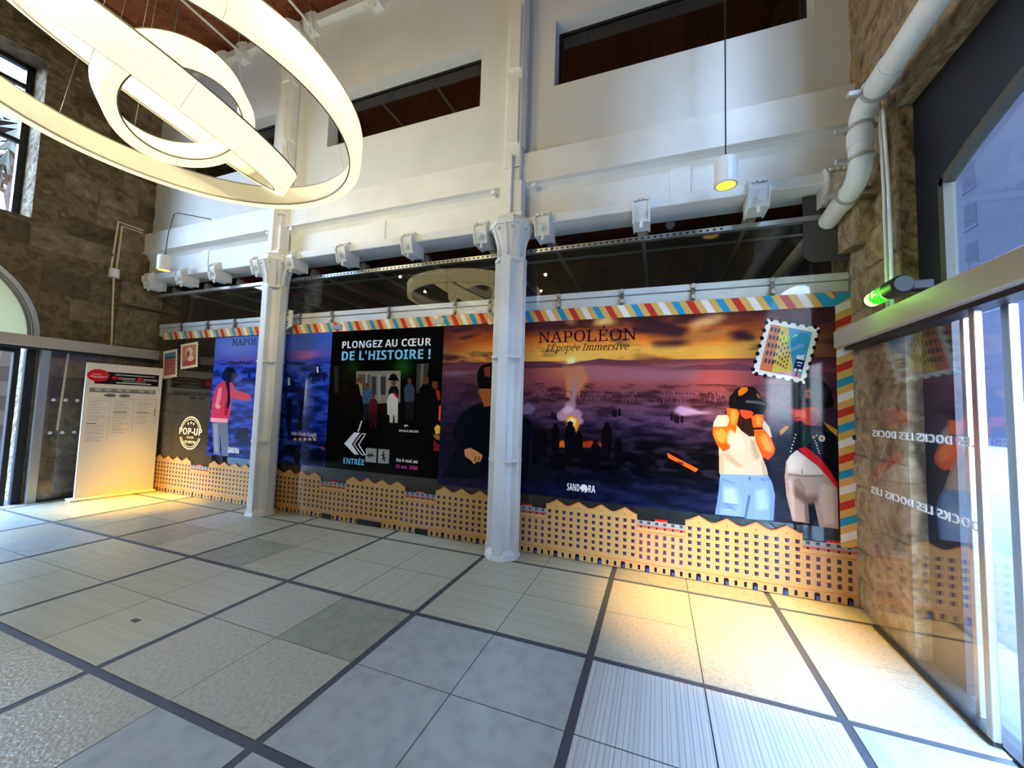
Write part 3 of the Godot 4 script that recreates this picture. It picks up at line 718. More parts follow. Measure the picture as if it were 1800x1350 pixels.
	m = mat("arch_glass", c8(214, 212, 186), 0.35)
	m.backlight_enabled = true
	m.backlight = Color(0.75, 0.75, 0.66)
	# print
	mat("print_white", c8(240, 240, 238), 0.35)
	mat("print_cream", c8(226, 206, 160), 0.4)
	mat("print_blue", c8(120, 205, 240), 0.35)
	mat("print_navy", c8(20, 8, 48), 0.1)
	mat("print_dark", c8(26, 16, 12), 0.2)
	mat("print_pink", c8(226, 60, 160), 0.4)
	mat("print_black", c8(6, 6, 8), 0.3)
	mat("handle_plate", c8(170, 168, 158), 0.4, 0.3)
	mat("frosted_letter", c8(225, 230, 232), 0.5)
	mat("board_white", c8(226, 222, 210), 0.45)
	# lamps
	lamp_mat("ring_glow", c8(255, 236, 170), 1.6)
	mat("ring_inner", c8(206, 206, 196), 0.6)
	mat("ring_edge", c8(120, 118, 110), 0.5, 0.3)
	lamp_mat("amber_lens", c8(255, 214, 70), 1.6)
	lamp_mat("exit_green", c8(40, 220, 30), 1.1)
	lamp_mat("exit_white", c8(215, 250, 180), 1.0)
	# outside
	mat("pavement", c8(58, 62, 76), 0.9)
	mat("facade_slate", c8(31, 34, 46), 1.0)
	mat("facade_trim", c8(38, 44, 64), 1.0)
	mat("facade_window", c8(18, 22, 36), 0.9)
	for k in ["facade_slate", "facade_trim", "facade_window"]: M[k].metallic_specular = 0.1
	mat("facade_sand", c8(112, 100, 82), 0.95)
	mat("palm_bark", c8(58, 40, 28), 1.0)
	mat("palm_dry", c8(76, 50, 32), 1.0)
	mat("palm_leaf", c8(52, 46, 28), 1.0)

# ------------------------------------------------------------------ painting of the prints
func fill_poly(img: Image, pts: PackedVector2Array, c: Color) -> void:
	var lo := 1e9
	var hi := -1e9
	for p in pts:
		lo = minf(lo, p.y)
		hi = maxf(hi, p.y)
	for y in range(maxi(0, int(floor(lo))), mini(img.get_height(), int(ceil(hi)) + 1)):
		var yy := y + 0.5
		var xs := []
		for i in pts.size():
			var a := pts[i]
			var b := pts[(i + 1) % pts.size()]
			if (a.y <= yy) != (b.y <= yy):
				xs.append(a.x + (yy - a.y) / (b.y - a.y) * (b.x - a.x))
		xs.sort()
		for i in range(0, xs.size() - 1, 2):
			var x0 := int(round(xs[i]))
			var w := int(round(xs[i + 1])) - x0
			if w > 0: img.fill_rect(Rect2i(x0, y, w, 1), c)

func traced(img: Image, list: Array, scale: float) -> void:
	for e in list:
		var p := v2(e[3])
		for i in p.size(): p[i] *= scale
		if e[4]: soft_poly(img, p, c8(e[0], e[1], e[2]), e[4])
		else: fill_poly(img, p, c8(e[0], e[1], e[2]))

func soft_poly(img: Image, pts: PackedVector2Array, c: Color, blur: int) -> void:   # an area with a feathered edge
	var lo := pts[0]
	var hi := pts[0]
	for p in pts:
		lo = lo.min(p)
		hi = hi.max(p)
	lo = (lo - Vector2(blur, blur) * 2.0).floor()
	var w := int(hi.x - lo.x) + blur * 2 + 1
	var h := int(hi.y - lo.y) + blur * 2 + 1
	var m := Image.create(w, h, false, Image.FORMAT_RGBA8)
	m.fill(Color(c.r, c.g, c.b, 0.0))
	var q := PackedVector2Array()
	for p in pts: q.append(p - lo)
	fill_poly(m, q, c)
	m.resize(maxi(2, w / blur), maxi(2, h / blur), Image.INTERPOLATE_LANCZOS)
	m.resize(w, h, Image.INTERPOLATE_CUBIC)
	img.blend_rect(m, Rect2i(0, 0, w, h), Vector2i(lo))

func ramp(stops: Array, t: float) -> Color:
	for i in stops.size() - 1:
		if t <= stops[i + 1][0]:
			return (stops[i][1] as Color).lerp(stops[i + 1][1], clampf((t - stops[i][0]) / (stops[i + 1][0] - stops[i][0]), 0, 1))
	return stops[-1][1]

func blob(x: float, y: float, cx: float, cy: float, rx: float, ry: float) -> float:
	var d := ((x - cx) / rx) ** 2 + ((y - cy) / ry) ** 2
	return exp(-d)

func print_mat(called: String, img: Image) -> StandardMaterial3D:
	var m := mat(called, Color.WHITE, 0.07)
	m.albedo_texture = ImageTexture.create_from_image(img)
	m.metallic_specular = 0.26
	m.texture_repeat = false
	return m

func paint_mural() -> void:   # 4.03 m x 1.97 m, sunset over a battlefield; mm from its top left corner
	var w := 403
	var h := 197
	var img := Image.create(w, h, false, Image.FORMAT_RGB8)
	var n := FastNoiseLite.new()
	n.seed = 7
	n.frequency = 0.02
	n.fractal_octaves = 5
	var sky := [[0.0, c8(92, 44, 40)], [0.05, c8(158, 74, 42)], [0.09, c8(226, 108, 40)], [0.14, c8(255, 150, 52)], [0.18, c8(255, 186, 76)], [0.24, c8(255, 166, 62)]]
	var land := [[0.225, c8(116, 62, 68)], [0.27, c8(168, 84, 82)], [0.34, c8(158, 78, 80)], [0.41, c8(120, 62, 70)], [0.48, c8(92, 54, 72)], [0.56, c8(66, 44, 72)], [0.63, c8(30, 22, 40)], [0.69, c8(11, 9, 17)], [0.82, c8(7, 8, 18)], [0.93, c8(12, 18, 48)], [1.0, c8(14, 22, 58)]]
	for y in h:
		var t := float(y) / h
		for x in w:
			var a := n.get_noise_2d(x * 0.5, y * 2.2)
			var b := n.get_noise_2d(x * 1.4 + 400, y * 5.0)
			var hor := 0.232
			var c: Color
			var off := absf(x - 190.0) / 200.0
			if t < hor:
				c = ramp(sky, clampf(t + a * 0.06, 0, 0.24))
				c = c.lerp(c8(58, 32, 38), clampf(a * 2.2 + b * 0.7 + 0.02 - t * 2.4, 0, 0.8))
				c = c.lerp(c8(56, 30, 42), clampf((off - 0.6) * 1.7, 0, 0.9))
				c = c.lerp(c8(255, 206, 96), 0.9 * blob(x, y, 163, 44, 34, 16))
				c = c.lerp(c8(255, 190, 84), 0.6 * blob(x, y, 250, 36, 70, 7))
			else:
				c = ramp(land, t)
				c = c.lerp(c8(222, 132, 78), 0.85 * blob(x, y, 163, 49, 26, 16))
				if t > 0.40: c = c.lerp(c8(142, 104, 130), clampf(b * 1.8 - 0.1, 0, 0.5) * clampf(0.95 - t, 0, 0.6))
				if t > 0.36: c = c.darkened(clampf(-b * 1.1, 0, 0.4))
				if t > 0.68: c = c.lerp(c8(46, 44, 62), clampf(b * 1.4 - 0.2, 0, 0.35))
				c = c.lerp(c8(36, 22, 40), clampf((off - 0.62) * 1.5, 0, 0.7))
			if x < 103 and t > 0.235: c = c.lerp(c8(48, 40, 66), 0.4)
			c = c.lerp(c8(160, 130, 146), 0.6 * blob(x, y + 6 * a, 20, 58, 24, 5))
			c = c.lerp(c8(255, 246, 170), clampf(1.4 * blob(x, y, 163, 46, 5, 4), 0, 1))
			img.set_pixel(x, y, c)
	img.resize(1612, 788, Image.INTERPOLATE_CUBIC)
	img.convert(Image.FORMAT_RGBA8)
	var s := 0.4
	traced(img, MURAL_FAR, s)
	# ranks of soldiers far away
	rng.seed = 77
	for row in [[1250, 2500, 860, 17], [1500, 2700, 905, 20], [2450, 3700, 900, 20], [100, 700, 860, 20], [1300, 3100, 815, 11], [3000, 3800, 860, 18]]:
		var x: float = row[0]
		while x < row[1]:
			var hh: float = row[3] * rng.randf_range(1.6, 2.6)
			if rng.randf() < 0.8:
				img.fill_rect(Rect2i(int(x * s), int((row[2] - hh + rng.randf() * 8) * s), 3, int(hh * s)), c8(50, 26, 36))
			x += rng.randf_range(10, 24)
	traced(img, MURAL_NEAR, s)
	print_mat("mural_print", img)

func paint_blue() -> void:   # 2.5 m x 1.93 m, blue sea of riders
	var w := 250
	var h := 193
	var img := Image.create(w, h, false, Image.FORMAT_RGB8)
	var n := FastNoiseLite.new()
	n.seed = 17
	n.frequency = 0.03
	n.fractal_octaves = 4
	var stops := [[0.0, c8(58, 92, 186)], [0.10, c8(72, 96, 190)], [0.17, c8(86, 84, 176)], [0.22, c8(40, 66, 176)], [0.45, c8(22, 54, 170)], [0.75, c8(16, 40, 140)], [0.88, c8(10, 20, 78)], [1.0, c8(18, 36, 120)]]
	for y in h:
		for x in w:
			var t := float(y) / h
			var a := n.get_noise_2d(x * 0.7, y * 2.6)
			var c := ramp(stops, clampf(t + a * 0.05, 0, 1))
			c = c.lerp(c8(130, 150, 204), 0.6 * blob(x, y, 40, 12, 60, 22))
			c = c.lerp(c8(184, 100, 190), 0.8 * blob(x, y + 8 * a, 205, 32, 24, 6))
			c = c.lerp(c8(150, 90, 150), 0.5 * blob(x, y + 8 * a, 70, 40, 30, 6))
			if t > 0.22:
				c = c.lerp(c8(80, 116, 220), clampf(a * 1.6, 0, 0.5))
				c = c.darkened(clampf(-a * 1.2, 0, 0.45))
			img.set_pixel(x, y, c)
	img.resize(1000, 772, Image.INTERPOLATE_CUBIC)
	img.convert(Image.FORMAT_RGBA8)
	traced(img, BLUE_FIGURES, 0.4)
	print_mat("blue_print", img)

func paint_black() -> void:   # 1.82 m x 1.93 m, a dim room of visitors
	var w := 182
	var h := 193
	var img := Image.create(w, h, false, Image.FORMAT_RGB8)
	for y in h:
		for x in w:
			var c := c8(5, 5, 7)
			c = c.lerp(c8(26, 58, 16), 0.9 * blob(x, y, 38, 52, 13, 12))
			c = c.lerp(c8(30, 84, 22), 0.9 * blob(x, y, 122, 52, 15, 14))
			c = c.lerp(c8(44, 20, 14), 0.6 * blob(x, y, 85, 100, 45, 18))
			c = c.lerp(c8(30, 22, 16), 0.7 * blob(x, y, 28, 75, 18, 30))
			img.set_pixel(x, y, c)
	img.resize(728, 772, Image.INTERPOLATE_CUBIC)
	img.convert(Image.FORMAT_RGBA8)
	traced(img, BLACK_FIGURES, 0.4)
	print_mat("black_print", img)

func paint_skyline() -> void:   # one repeat of the warehouse frieze, 1.41 m x 0.64 m: a gabled block and a lower one
	var W := 1128
	var H := 512
	var s := 800.0
	var img := Image.create(W, H, false, Image.FORMAT_RGB8)
	img.fill(c8(198, 156, 96))
	var edge := c8(206, 122, 70)
	var pane := c8(70, 58, 112)
	var dark := c8(26, 20, 40)
	var gab := gable_line()
	for i in gab.size() - 1:   # roof edge
		var a := Vector2(gab[i].x, 0.64 - gab[i].y) * s
		var b := Vector2(gab[i + 1].x, 0.64 - gab[i + 1].y) * s
		if gab[i].x < 0.95: fill_poly(img, PackedVector2Array([a, b, b + Vector2(0, 11), a + Vector2(0, 11)]), edge)
	for k in 5: img.fill_rect(Rect2i(int(k * 0.24 * s) - 2, 100, 4, 412), c8(188, 144, 84))
	for c in 12:
		var x := int((0.04 + c * 0.08) * s)
		for r in 6:
			var y := int((0.64 - 0.505 + r * 0.067) * s)
			img.fill_rect(Rect2i(x - 15, y, 31, 7), dark)
			img.fill_rect(Rect2i(x - 11, y + 4, 25, 23), pane)
			img.fill_rect(Rect2i(x - 11, y + 4, 9, 23), dark)
	for c in 4:
		var x := int((0.12 + c * 0.24) * s)
		img.fill_rect(Rect2i(x - 3, int(0.085 * s), 7, 7), dark)
	# lower block
	var x0 := int(0.96 * s)
	img.fill_rect(Rect2i(x0, 0, W - x0, H), c8(200, 158, 104))
	img.fill_rect(Rect2i(x0, 0, W - x0, int(0.125 * s)), c8(226, 54, 46))
	for k in 4: img.fill_rect(Rect2i(x0 + int((0.175 + k * 0.025) * s), int(0.112 * s), 12, 8), c8(120, 20, 24))
	img.fill_rect(Rect2i(x0, int(0.132 * s), W - x0, 38), c8(150, 152, 156))
	img.fill_rect(Rect2i(x0, int(0.132 * s) + 38, W - x0, 20), c8(186, 96, 72))
	img.fill_rect(Rect2i(x0, int(0.132 * s) + 86, W - x0, 8), edge)
	for c in 6:
		var x := x0 + int((0.038 + c * 0.075) * s)
		img.fill_rect(Rect2i(x - 11, int(0.132 * s) + 6, 22, 20), dark)
		img.fill_rect(Rect2i(x - 6, int(0.132 * s) + 12, 13, 10), c8(84, 100, 140))
		img.fill_rect(Rect2i(x - 7, int(0.132 * s) + 46, 14, 14), dark)
		for r in 4:
			var y := int(0.132 * s) + 104 + r * 56
			img.fill_rect(Rect2i(x - 12, y, 24, 33), c8(96, 56, 62))
			img.fill_rect(Rect2i(x - 8, y + 5, 18, 28), c8(78, 58, 104))
	# string course and ground floor
	img.fill_rect(Rect2i(0, int(0.55 * s), W, 7), edge)
	for c in 18:
		var x := int((0.04 + c * 0.0785) * s)
		if c % 3 == 1:
			img.fill_rect(Rect2i(x - 17, int(0.578 * s), 34, 60), dark)
			img.fill_rect(Rect2i(x - 13, int(0.57 * s), 26, 10), dark)
			img.fill_rect(Rect2i(x - 6, int(0.6 * s), 20, 40), c8(60, 76, 150))
		else:
			img.fill_rect(Rect2i(x - 9, int(0.578 * s), 19, 36), dark)
	img.fill_rect(Rect2i(0, H - 5, W, 5), c8(60, 40, 40))
	var m := print_mat("skyline_print", img)
	m.texture_repeat = true

func gable_line() -> PackedVector2Array:   # outline of one repeat, metres
	var p := PackedVector2Array()
	for k in 4:
		p.append(Vector2(k * 0.24, 0.565))
		p.append(Vector2(k * 0.24 + 0.03, 0.572))
		p.append(Vector2(k * 0.24 + 0.12, 0.622))
		p.append(Vector2(k * 0.24 + 0.21, 0.572))
	p.append(Vector2(0.96, 0.565))
	p.append(Vector2(0.96, 0.508))
	p.append(Vector2(1.13, 0.508))
	p.append(Vector2(1.13, 0.534))
	p.append(Vector2(1.245, 0.534))
	p.append(Vector2(1.245, 0.508))
	p.append(Vector2(1.41, 0.508))
	return p

func stripes(x_len: float, h: float, lean: float, start: int) -> Image:   # border of slanting stripes
	var s := 480.0
	var img := Image.create(int(minf(x_len * s, 2048)), 64, false, Image.FORMAT_RGB8)
	var sx := img.get_width() / x_len
	img.fill(c8(226, 176, 98))
	var cols := [c8(206, 62, 52), c8(238, 234, 226), c8(44, 152, 196)]
	var k := 0
	var x := -0.1
	while x < x_len + 0.1:
		var a := x * sx
		var b := (x + 0.068) * sx
		fill_poly(img, PackedVector2Array([Vector2(a, 0), Vector2(b, 0), Vector2(b + lean * sx, 64), Vector2(a + lean * sx, 64)]), cols[(k + start) % 3])
		x += 0.1345
		k += 1
	return img

func paint_board() -> void:   # the directory board, 0.97 m x 2.1 m
	var img := Image.create(485, 1050, false, Image.FORMAT_RGB8)
	img.fill(c8(228, 224, 214))
	img.fill_rect(Rect2i(50, 62, 410, 100), c8(18, 18, 22))
	fill_poly(img, ell(70, 96, 66, 50), c8(216, 26, 40))
	fill_poly(img, ell(168, 108, 18, 14), c8(216, 26, 40))
	fill_poly(img, ell(330, 108, 22, 16), c8(216, 26, 40))
	for r in [[30, 84, 60, 6], [22, 100, 98, 8], [40, 112, 60, 4]]: img.fill_rect(Rect2i(r[0], r[1], r[2], r[3]), c8(244, 176, 176))
	for r in [[170, 78, 260, 7], [190, 104, 110, 5], [190, 114, 110, 4], [355, 104, 95, 5], [355, 114, 95, 4], [220, 128, 150, 4], [180, 142, 230, 9]]: img.fill_rect(Rect2i(r[0], r[1], r[2], r[3]), c8(214, 210, 200))
	img.fill_rect(Rect2i(26, 196, 418, 34), c8(120, 122, 122))
	img.fill_rect(Rect2i(26, 204, 418, 6), c8(164, 166, 164))
	for x in [60, 120, 190, 240, 330, 400]: img.fill_rect(Rect2i(x, 200, 34, 20), c8(178, 180, 176))
	fill_poly(img, ell(150, 252, 38, 14), c8(110, 112, 112))
	fill_poly(img, ell(240, 252, 36, 14), c8(110, 112, 112))
	img.fill_rect(Rect2i(26, 276, 430, 2), c8(150, 150, 146))
	rng.seed = 5
	for col in 3:
		var x := 28 + col * 150
		var y := 296
		var end: int = [620, 560, 490][col]
		while y < end:
			var head := rng.randf() < 0.16
			img.fill_rect(Rect2i(x, y, rng.randi_range(50, 116), 6 if head else 3), c8(90, 90, 90) if head else c8(160, 158, 152))
			img.fill_rect(Rect2i(x + 122, y, 12, 3), c8(170, 168, 162))
			y += rng.randi_range(11, 19)
	for k in 5: img.fill_rect(Rect2i(446, 360 + k * 13, 9, 9), c8(196, 60, 60))
	var m := print_mat("board_print", img)
	m.roughness = 0.4

func ell(cx: float, cy: float, rx: float, ry: float) -> PackedVector2Array:
	var p := PackedVector2Array()
	for k in 28: p.append(Vector2(cx + rx * cos(TAU * k / 28), cy + ry * sin(TAU * k / 28)))
	return p

func paint_stamp(called: String, pale: bool) -> void:
	var img := Image.create(160, 190, false, Image.FORMAT_RGB8)
	img.fill(c8(232, 220, 186))
	img.fill_rect(Rect2i(14, 14, 132, 162), c8(206, 128, 84) if pale else c8(84, 128, 150))
	if pale:
		fill_poly(img, ell(80, 70, 34, 42), c8(236, 200, 160))
		fill_poly(img, ell(70, 84, 16, 30), c8(178, 92, 62))
		img.fill_rect(Rect2i(14, 130, 132, 46), c8(190, 84, 66))
		fill_poly(img, ell(96, 120, 28, 22), c8(238, 206, 166))
	else:
		img.fill_rect(Rect2i(14, 60, 132, 116), c8(196, 112, 92))
		for i in 6:
			for j in 5: img.fill_rect(Rect2i(22 + i * 21, 68 + j * 21, 11, 13), c8(92, 44, 52))
		img.fill_rect(Rect2i(14, 56, 132, 6), c8(226, 170, 140))
		fill_poly(img, v2([14, 60, 40, 40, 146, 52, 146, 60]), c8(60, 70, 84))
	print_mat(called, img).roughness = 0.3

# ------------------------------------------------------------------ camera, sky, exposure
func set_view() -> void:
	var cam := Camera3D.new()
	cam.name = "camera"
	add_child(cam)
	cam.transform = Transform3D(Basis(Vector3(0.9364614, 0.03030273, -0.34945929), Vector3(-0.00621712, 0.99753887, 0.0698395), Vector3(0.35071555, -0.06322936, 0.93434504)).orthonormalized(), Vector3(1.7458, 1.6, 3.9529))
	cam.fov = 89.34
	cam.near = 0.05
	cam.far = 300.0
	cam.current = true
	var env := Environment.new()
	env.background_mode = Environment.BG_SKY
	var sky := Sky.new()
	var sm := ProceduralSkyMaterial.new()
	sm.sky_top_color = Color(0.62, 0.79, 1.0)
	sm.sky_horizon_color = Color(0.88, 0.94, 1.0)
	sm.sky_curve = 0.2
	sm.ground_bottom_color = Color(0.35, 0.36, 0.40)
	sm.ground_horizon_color = Color(0.60, 0.68, 0.80)
	sky.sky_material = sm
	env.sky = sky
	env.background_energy_multiplier = 46.0
	env.tonemap_mode = Environment.TONE_MAPPER_LINEAR
	env.tonemap_exposure = 1.0
	env.sdfgi_enabled = true
	env.ssao_enabled = true
	env.ssil_enabled = true
	var we := WorldEnvironment.new()
	we.name = "environment"
	we.environment = env
	add_child(we)

# ------------------------------------------------------------------ the shell
func build_floor() -> void:
	var f := setting("floor")
	var st := surf()
	box(st, Vector3(-7.6, -0.3, -0.5), Vector3(4.1, -0.005, 5.9))
	obj("bed", st, M.joint_bed, f)
	st = surf()
	box(st, Vector3(-1.785, 0.0, 2.155), Vector3(-1.72, 0.004, 2.19))
	obj("floor_cap", st, M.joint_bed, f)
	var kinds := {"0,0": "stone_veined/x", "-1,0": "stone_veined/z", "1,0": "stone_grain", "1,1": "stone_lined/z", "0,1": "stone_grey", "-1,1": "stone_grain", "-2,0": "stone_beige", "-2,1": "stone_veined/x", "-3,0": "stone_beige", "-3,1": "stone_veined/x", "-2,2": "stone_grain", "-1,2": "stone_grey", "0,2": "stone_grey", "1,2": "stone_lined/z", "2,0": "stone_grain", "2,1": "stone_grey", "2,2": "stone_grey", "-4,0": "stone_dark", "-4,1": "stone_grey", "-3,2": "stone_grain"}
	var others := ["stone_grey", "stone_beige", "stone_grain", "stone_dark"]
	rng.seed = 4
	var strip := 0.023
	var joint := 0.002
	for k in range(-6, 3):
		for j in range(-1, 5):
			var kind: String = kinds.get("%d,%d" % [k, j], kinds.get("%d,%d" % [k, 0], "stone_beige") if j == -1 else others[rng.randi() % 4])
			for a in 2:
				for b in 2:
					var x0 := k * BAY_X + a * BAY_X / 2 + (strip if a == 0 else joint)
					var x1 := k * BAY_X + (a + 1) * BAY_X / 2 - (joint if a == 0 else strip)
					var z0 := j * BAY_Z + b * BAY_Z / 2 + (strip if b == 0 else joint)
					var z1 := j * BAY_Z + (b + 1) * BAY_Z / 2 - (joint if b == 0 else strip)
					x0 = maxf(x0, LEFT_X)
					x1 = minf(x1, 3.42)
					z0 = maxf(z0, -0.42)
					z1 = minf(z1, REAR_Z)
					if x1 - x0 < 0.02 or z1 - z0 < 0.02: continue
					var parts := kind.split("/")
					var use: String = parts[0]
					if parts.size() == 1 and rng.randf() < 0.25: use = others[rng.randi() % 4]
					var t := surf()
					var e := 0.0015
					var lift := rng.randf_range(-0.0008, 0.0008)
					var p := [Vector3(x0 + e, lift, z0 + e), Vector3(x1 - e, lift, z0 + e), Vector3(x1 - e, lift, z1 - e), Vector3(x0 + e, lift, z1 - e)]
					var q := [Vector3(x0, -0.02, z0), Vector3(x1, -0.02, z0), Vector3(x1, -0.02, z1), Vector3(x0, -0.02, z1)]
					var along_z := parts.size() > 1 and parts[1] == "z"
					for n in [0, 1, 2, 0, 2, 3]:
						t.set_uv(Vector2(p[n].x - x0, p[n].z - z0) / 0.66 if along_z else Vector2(p[n].z - z0, p[n].x - x0) / 0.66)
						t.add_vertex(p[n])
					for n in 4: face(t, [p[n], p[(n + 1) % 4], q[(n + 1) % 4], q[n]], (p[n] + p[(n + 1) % 4]) / 2 - (p[0] + p[2]) / 2)
					obj("tile", t, M[use], f)

func stone_mesh(sd: int) -> ArrayMesh:   # unit block seen from +z, front bulging
	var st := surf()
	st.set_smooth_group(0)
	rng.seed = sd
	var nx := 4
	var ny := 3
	var g := []
	for j in ny + 1:
		var row := []
		for i in nx + 1:
			var edge := i == 0 or j == 0 or i == nx or j == ny
			var p := Vector3(float(i) / nx - 0.5, float(j) / ny - 0.5, rng.randf_range(0.75, 1.0))
			if edge:
				p.z = rng.randf_range(0.3, 0.6)
				p.x *= rng.randf_range(0.955, 1.0)
				p.y *= rng.randf_range(0.93, 1.0)
			else:
				p.x += rng.randf_range(-0.05, 0.05)
				p.y += rng.randf_range(-0.05, 0.05)
			row.append(p)
		g.append(row)
	for j in ny:
		for i in nx:
			face(st, [g[j][i], g[j][i + 1], g[j + 1][i + 1], g[j + 1][i]], Vector3(0, 0, 1))
	var rim := []
	for i in nx: rim.append(g[0][i])
	for j in ny: rim.append(g[j][nx])
	for i in nx: rim.append(g[ny][nx - i])
	for j in ny: rim.append(g[ny - j][0])
	for i in rim.size():
		var a: Vector3 = rim[i]
		var b: Vector3 = rim[(i + 1) % rim.size()]
		face(st, [a, b, Vector3(b.x, b.y, -0.2), Vector3(a.x, a.y, -0.2)], Vector3(a.x, a.y, 0))
	st.generate_normals()
	return st.commit()

func lay_stones(parent: Node, xf: Transform3D, u0: float, u1: float, v0: float, v1: float, row_h: float, length: float, proud: float, mats: Array, blocks: Array, sd: int, open: Callable) -> void:
	# courses of rough blocks on a face: u along, v up, w out of the wall
	rng.seed = sd
	var v := v0
	while v < v1 - 0.08:
		var h := minf(row_h * rng.randf_range(0.8, 1.2), v1 - v)
		var u := u0
		while u < u1 - 0.05:
			var l := minf(length * rng.randf_range(0.55, 1.35), u1 - u)
			if u1 - u - l < 0.14: l = u1 - u
			var kind := rng.randi() % blocks.size()
			var out := proud * rng.randf_range(0.35, 1.0)
			var m: Material = mats[rng.randi() % mats.size()]
			var flip := 1.0 if rng.randf() < 0.5 else -1.0
			if not open.call(u, v, u + l, v + h):
				shared("stone", blocks[kind], m, parent, xf * Transform3D(Basis(Vector3(l * 0.985 * flip, 0, 0), Vector3(0, h * 0.97 * flip, 0), Vector3(0, 0, out)), Vector3(u + l / 2, v + h / 2, 0)))
			u += l
		v += h

func arch_poly(z0: float, z1: float, spring: float, rise: float, top: float, n := 20) -> PackedVector2Array:   # wall piece above an arched opening
	var p := PackedVector2Array([Vector2(z0, top)])
	for i in n + 1:
		var a := PI - PI * i / n
		p.append(Vector2((z0 + z1) / 2 + (z1 - z0) / 2 * cos(a), spring + rise * sin(a)))
	p.append(Vector2(z1, top))
	return p

func build_walls() -> void:
	var blocks := []
	for k in 6: blocks.append(stone_mesh(100 + k))
	# left end wall: arched door, tall window above
	var turn := Basis(Vector3(0, 0, 1), Vector3(0, 1, 0), Vector3(-1, 0, 0))   # (z, y, depth going left)
	var wl := setting("wall_left")
	var st := surf()
	var xl := Transform3D(turn, Vector3(LEFT_X, 0, 0))
	rects(st, [[-0.75, -0.3, 1.04, 8.2], [3.64, -0.3, 5.9, 8.2], [1.04, 6.64, 3.64, 8.2], [1.04, 4.2, 1.24, 6.64], [3.44, 4.2, 3.64, 6.64]], 0.0, 0.6, xl)
	prism(st, arch_poly(1.04, 3.64, 2.42, 1.3, 4.2), 0.0, 0.6, xl)
	obj("masonry", st, M.left_stone, wl)
	var face_l := Transform3D(Basis(Vector3(0, 0, -1), Vector3(0, 1, 0), Vector3(1, 0, 0)), Vector3(LEFT_X, 0, 0))   # u = -z
	var open_l := func(a: float, b: float, c: float, d: float) -> bool:
		var z0 := -c
		var z1 := -a
		if z1 > 1.24 and z0 < 3.44 and d > 4.2 and b < 6.64: return true
		if b < 2.42 and z1 > 1.0 and z0 < 3.68: return true
		var zz := clampf(2.34, z0, z1)
		return Vector2(zz - 2.34, b - 2.42).length() < 1.36 and d > 0 and b < 3.78
	lay_stones(wl, face_l, -1.62, 0.42, 0.0, 7.9, 0.33, 0.62, 0.05, [M.left_stone, M.left_stone_dark, M.left_stone_pale], blocks, 61, open_l)
	lay_stones(wl, face_l, -3.0, -1.62, 2.6, 7.9, 0.36, 0.7, 0.03, [M.left_stone, M.left_stone_dark, M.left_stone], blocks, 62, open_l)
	# projecting corner stones carrying the girder
	st = surf()
	cbox(st, Vector3(LEFT_X - 0.1, 3.2, -0.42), Vector3(LEFT_X + 0.10, 3.60, 0.18), 0.03)
	obj("corbel_stone", st, M.left_stone_pale, wl)
	st = surf()
	cbox(st, Vector3(LEFT_X - 0.1, 2.46, -0.42), Vector3(LEFT_X + 0.07, 3.16, 0.20), 0.03)
	obj("corbel_stone", st, M.left_stone_pale, wl)
	# right end wall: wide square-headed opening below, tall window above
	var wr := setting("wall_right")
	st = surf()
	var turn_r := Basis(Vector3(0, 0, 1), Vector3(0, 1, 0), Vector3(1, 0, 0))
	var xr := Transform3D(turn_r, Vector3(RIGHT_X, 0, 0))
	rects(st, [[-0.75, -0.3, 0.44, 3.9], [4.24, -0.3, 5.9, 3.9]], 0.0, 0.14, xr)
	rects(st, [[-0.75, 3.9, 0.44, 8.2], [4.24, 3.9, 5.9, 8.2], [0.44, 3.9, 4.24, 4.4], [0.44, 6.64, 4.24, 8.2], [0.44, 4.4, 1.24, 6.64], [3.44, 4.4, 4.24, 6.64]], 0.0, 0.5, xr)
	obj("masonry", st, M.right_stone, wr)
	var face_r := Transform3D(Basis(Vector3(0, 0, 1), Vector3(0, 1, 0), Vector3(-1, 0, 0)), Vector3(RIGHT_X, 0, 0))
	var open_r := func(a: float, b: float, c: float, d: float) -> bool:
		return c > 0.46 and (b < 3.9 or (c > 1.24 and a < 3.44 and d > 4.4 and b < 6.64))
	lay_stones(wr, face_r, -0.38, 0.44, 0.0, 7.9, 0.30, 0.42, 0.045, [M.right_stone], blocks, 71, open_r)
	lay_stones(wr, face_r, 0.44, 2.4, 3.92, 7.9, 0.34, 0.6, 0.04, [M.right_stone], blocks, 72, open_r)
	# rounded corbel stone where the girder lands
	st = surf()
	var prof := v2([0.12, 3.15, 0.12, 3.42, 0.06, 3.55, -0.42, 3.6, -0.42, 3.1, 0.0, 3.05])
	prism(st, prof, 0.0, 0.13, Transform3D(Basis(Vector3(0, 0, 1), Vector3(0, 1, 0), Vector3(-1, 0, 0)), Vector3(RIGHT_X + 0.02, 0, 0)))
	obj("corbel_stone", st, M.right_stone, wr)
	# upper front wall with three openings
	var wf := setting("wall_front")
	st = surf()
	var xs := [LEFT_X, -6.55, -3.95, -2.84, -0.355, 0.6, 3.1, RIGHT_X]
	rects(st, [[LEFT_X - 0.1, 4.5, RIGHT_X + 0.1, 5.36], [LEFT_X - 0.1, 6.17, RIGHT_X + 0.1, 7.3], [xs[0] - 0.1, 5.36, xs[1], 6.17], [xs[2], 5.36, xs[3], 6.17], [xs[4], 5.36, xs[5], 6.17], [xs[6], 5.36, xs[7] + 0.1, 6.17]], -0.45, -0.2)
	obj("plaster", st, M.plaster, wf)
	st = surf()   # brown strip between the wall and the upper girder
	box(st, Vector3(LEFT_X - 0.1, 7.3, -0.45), Vector3(RIGHT_X + 0.1, 8.2, -0.28))
	obj("brick_band", st, M.brick_vault, wf)
	st = surf()
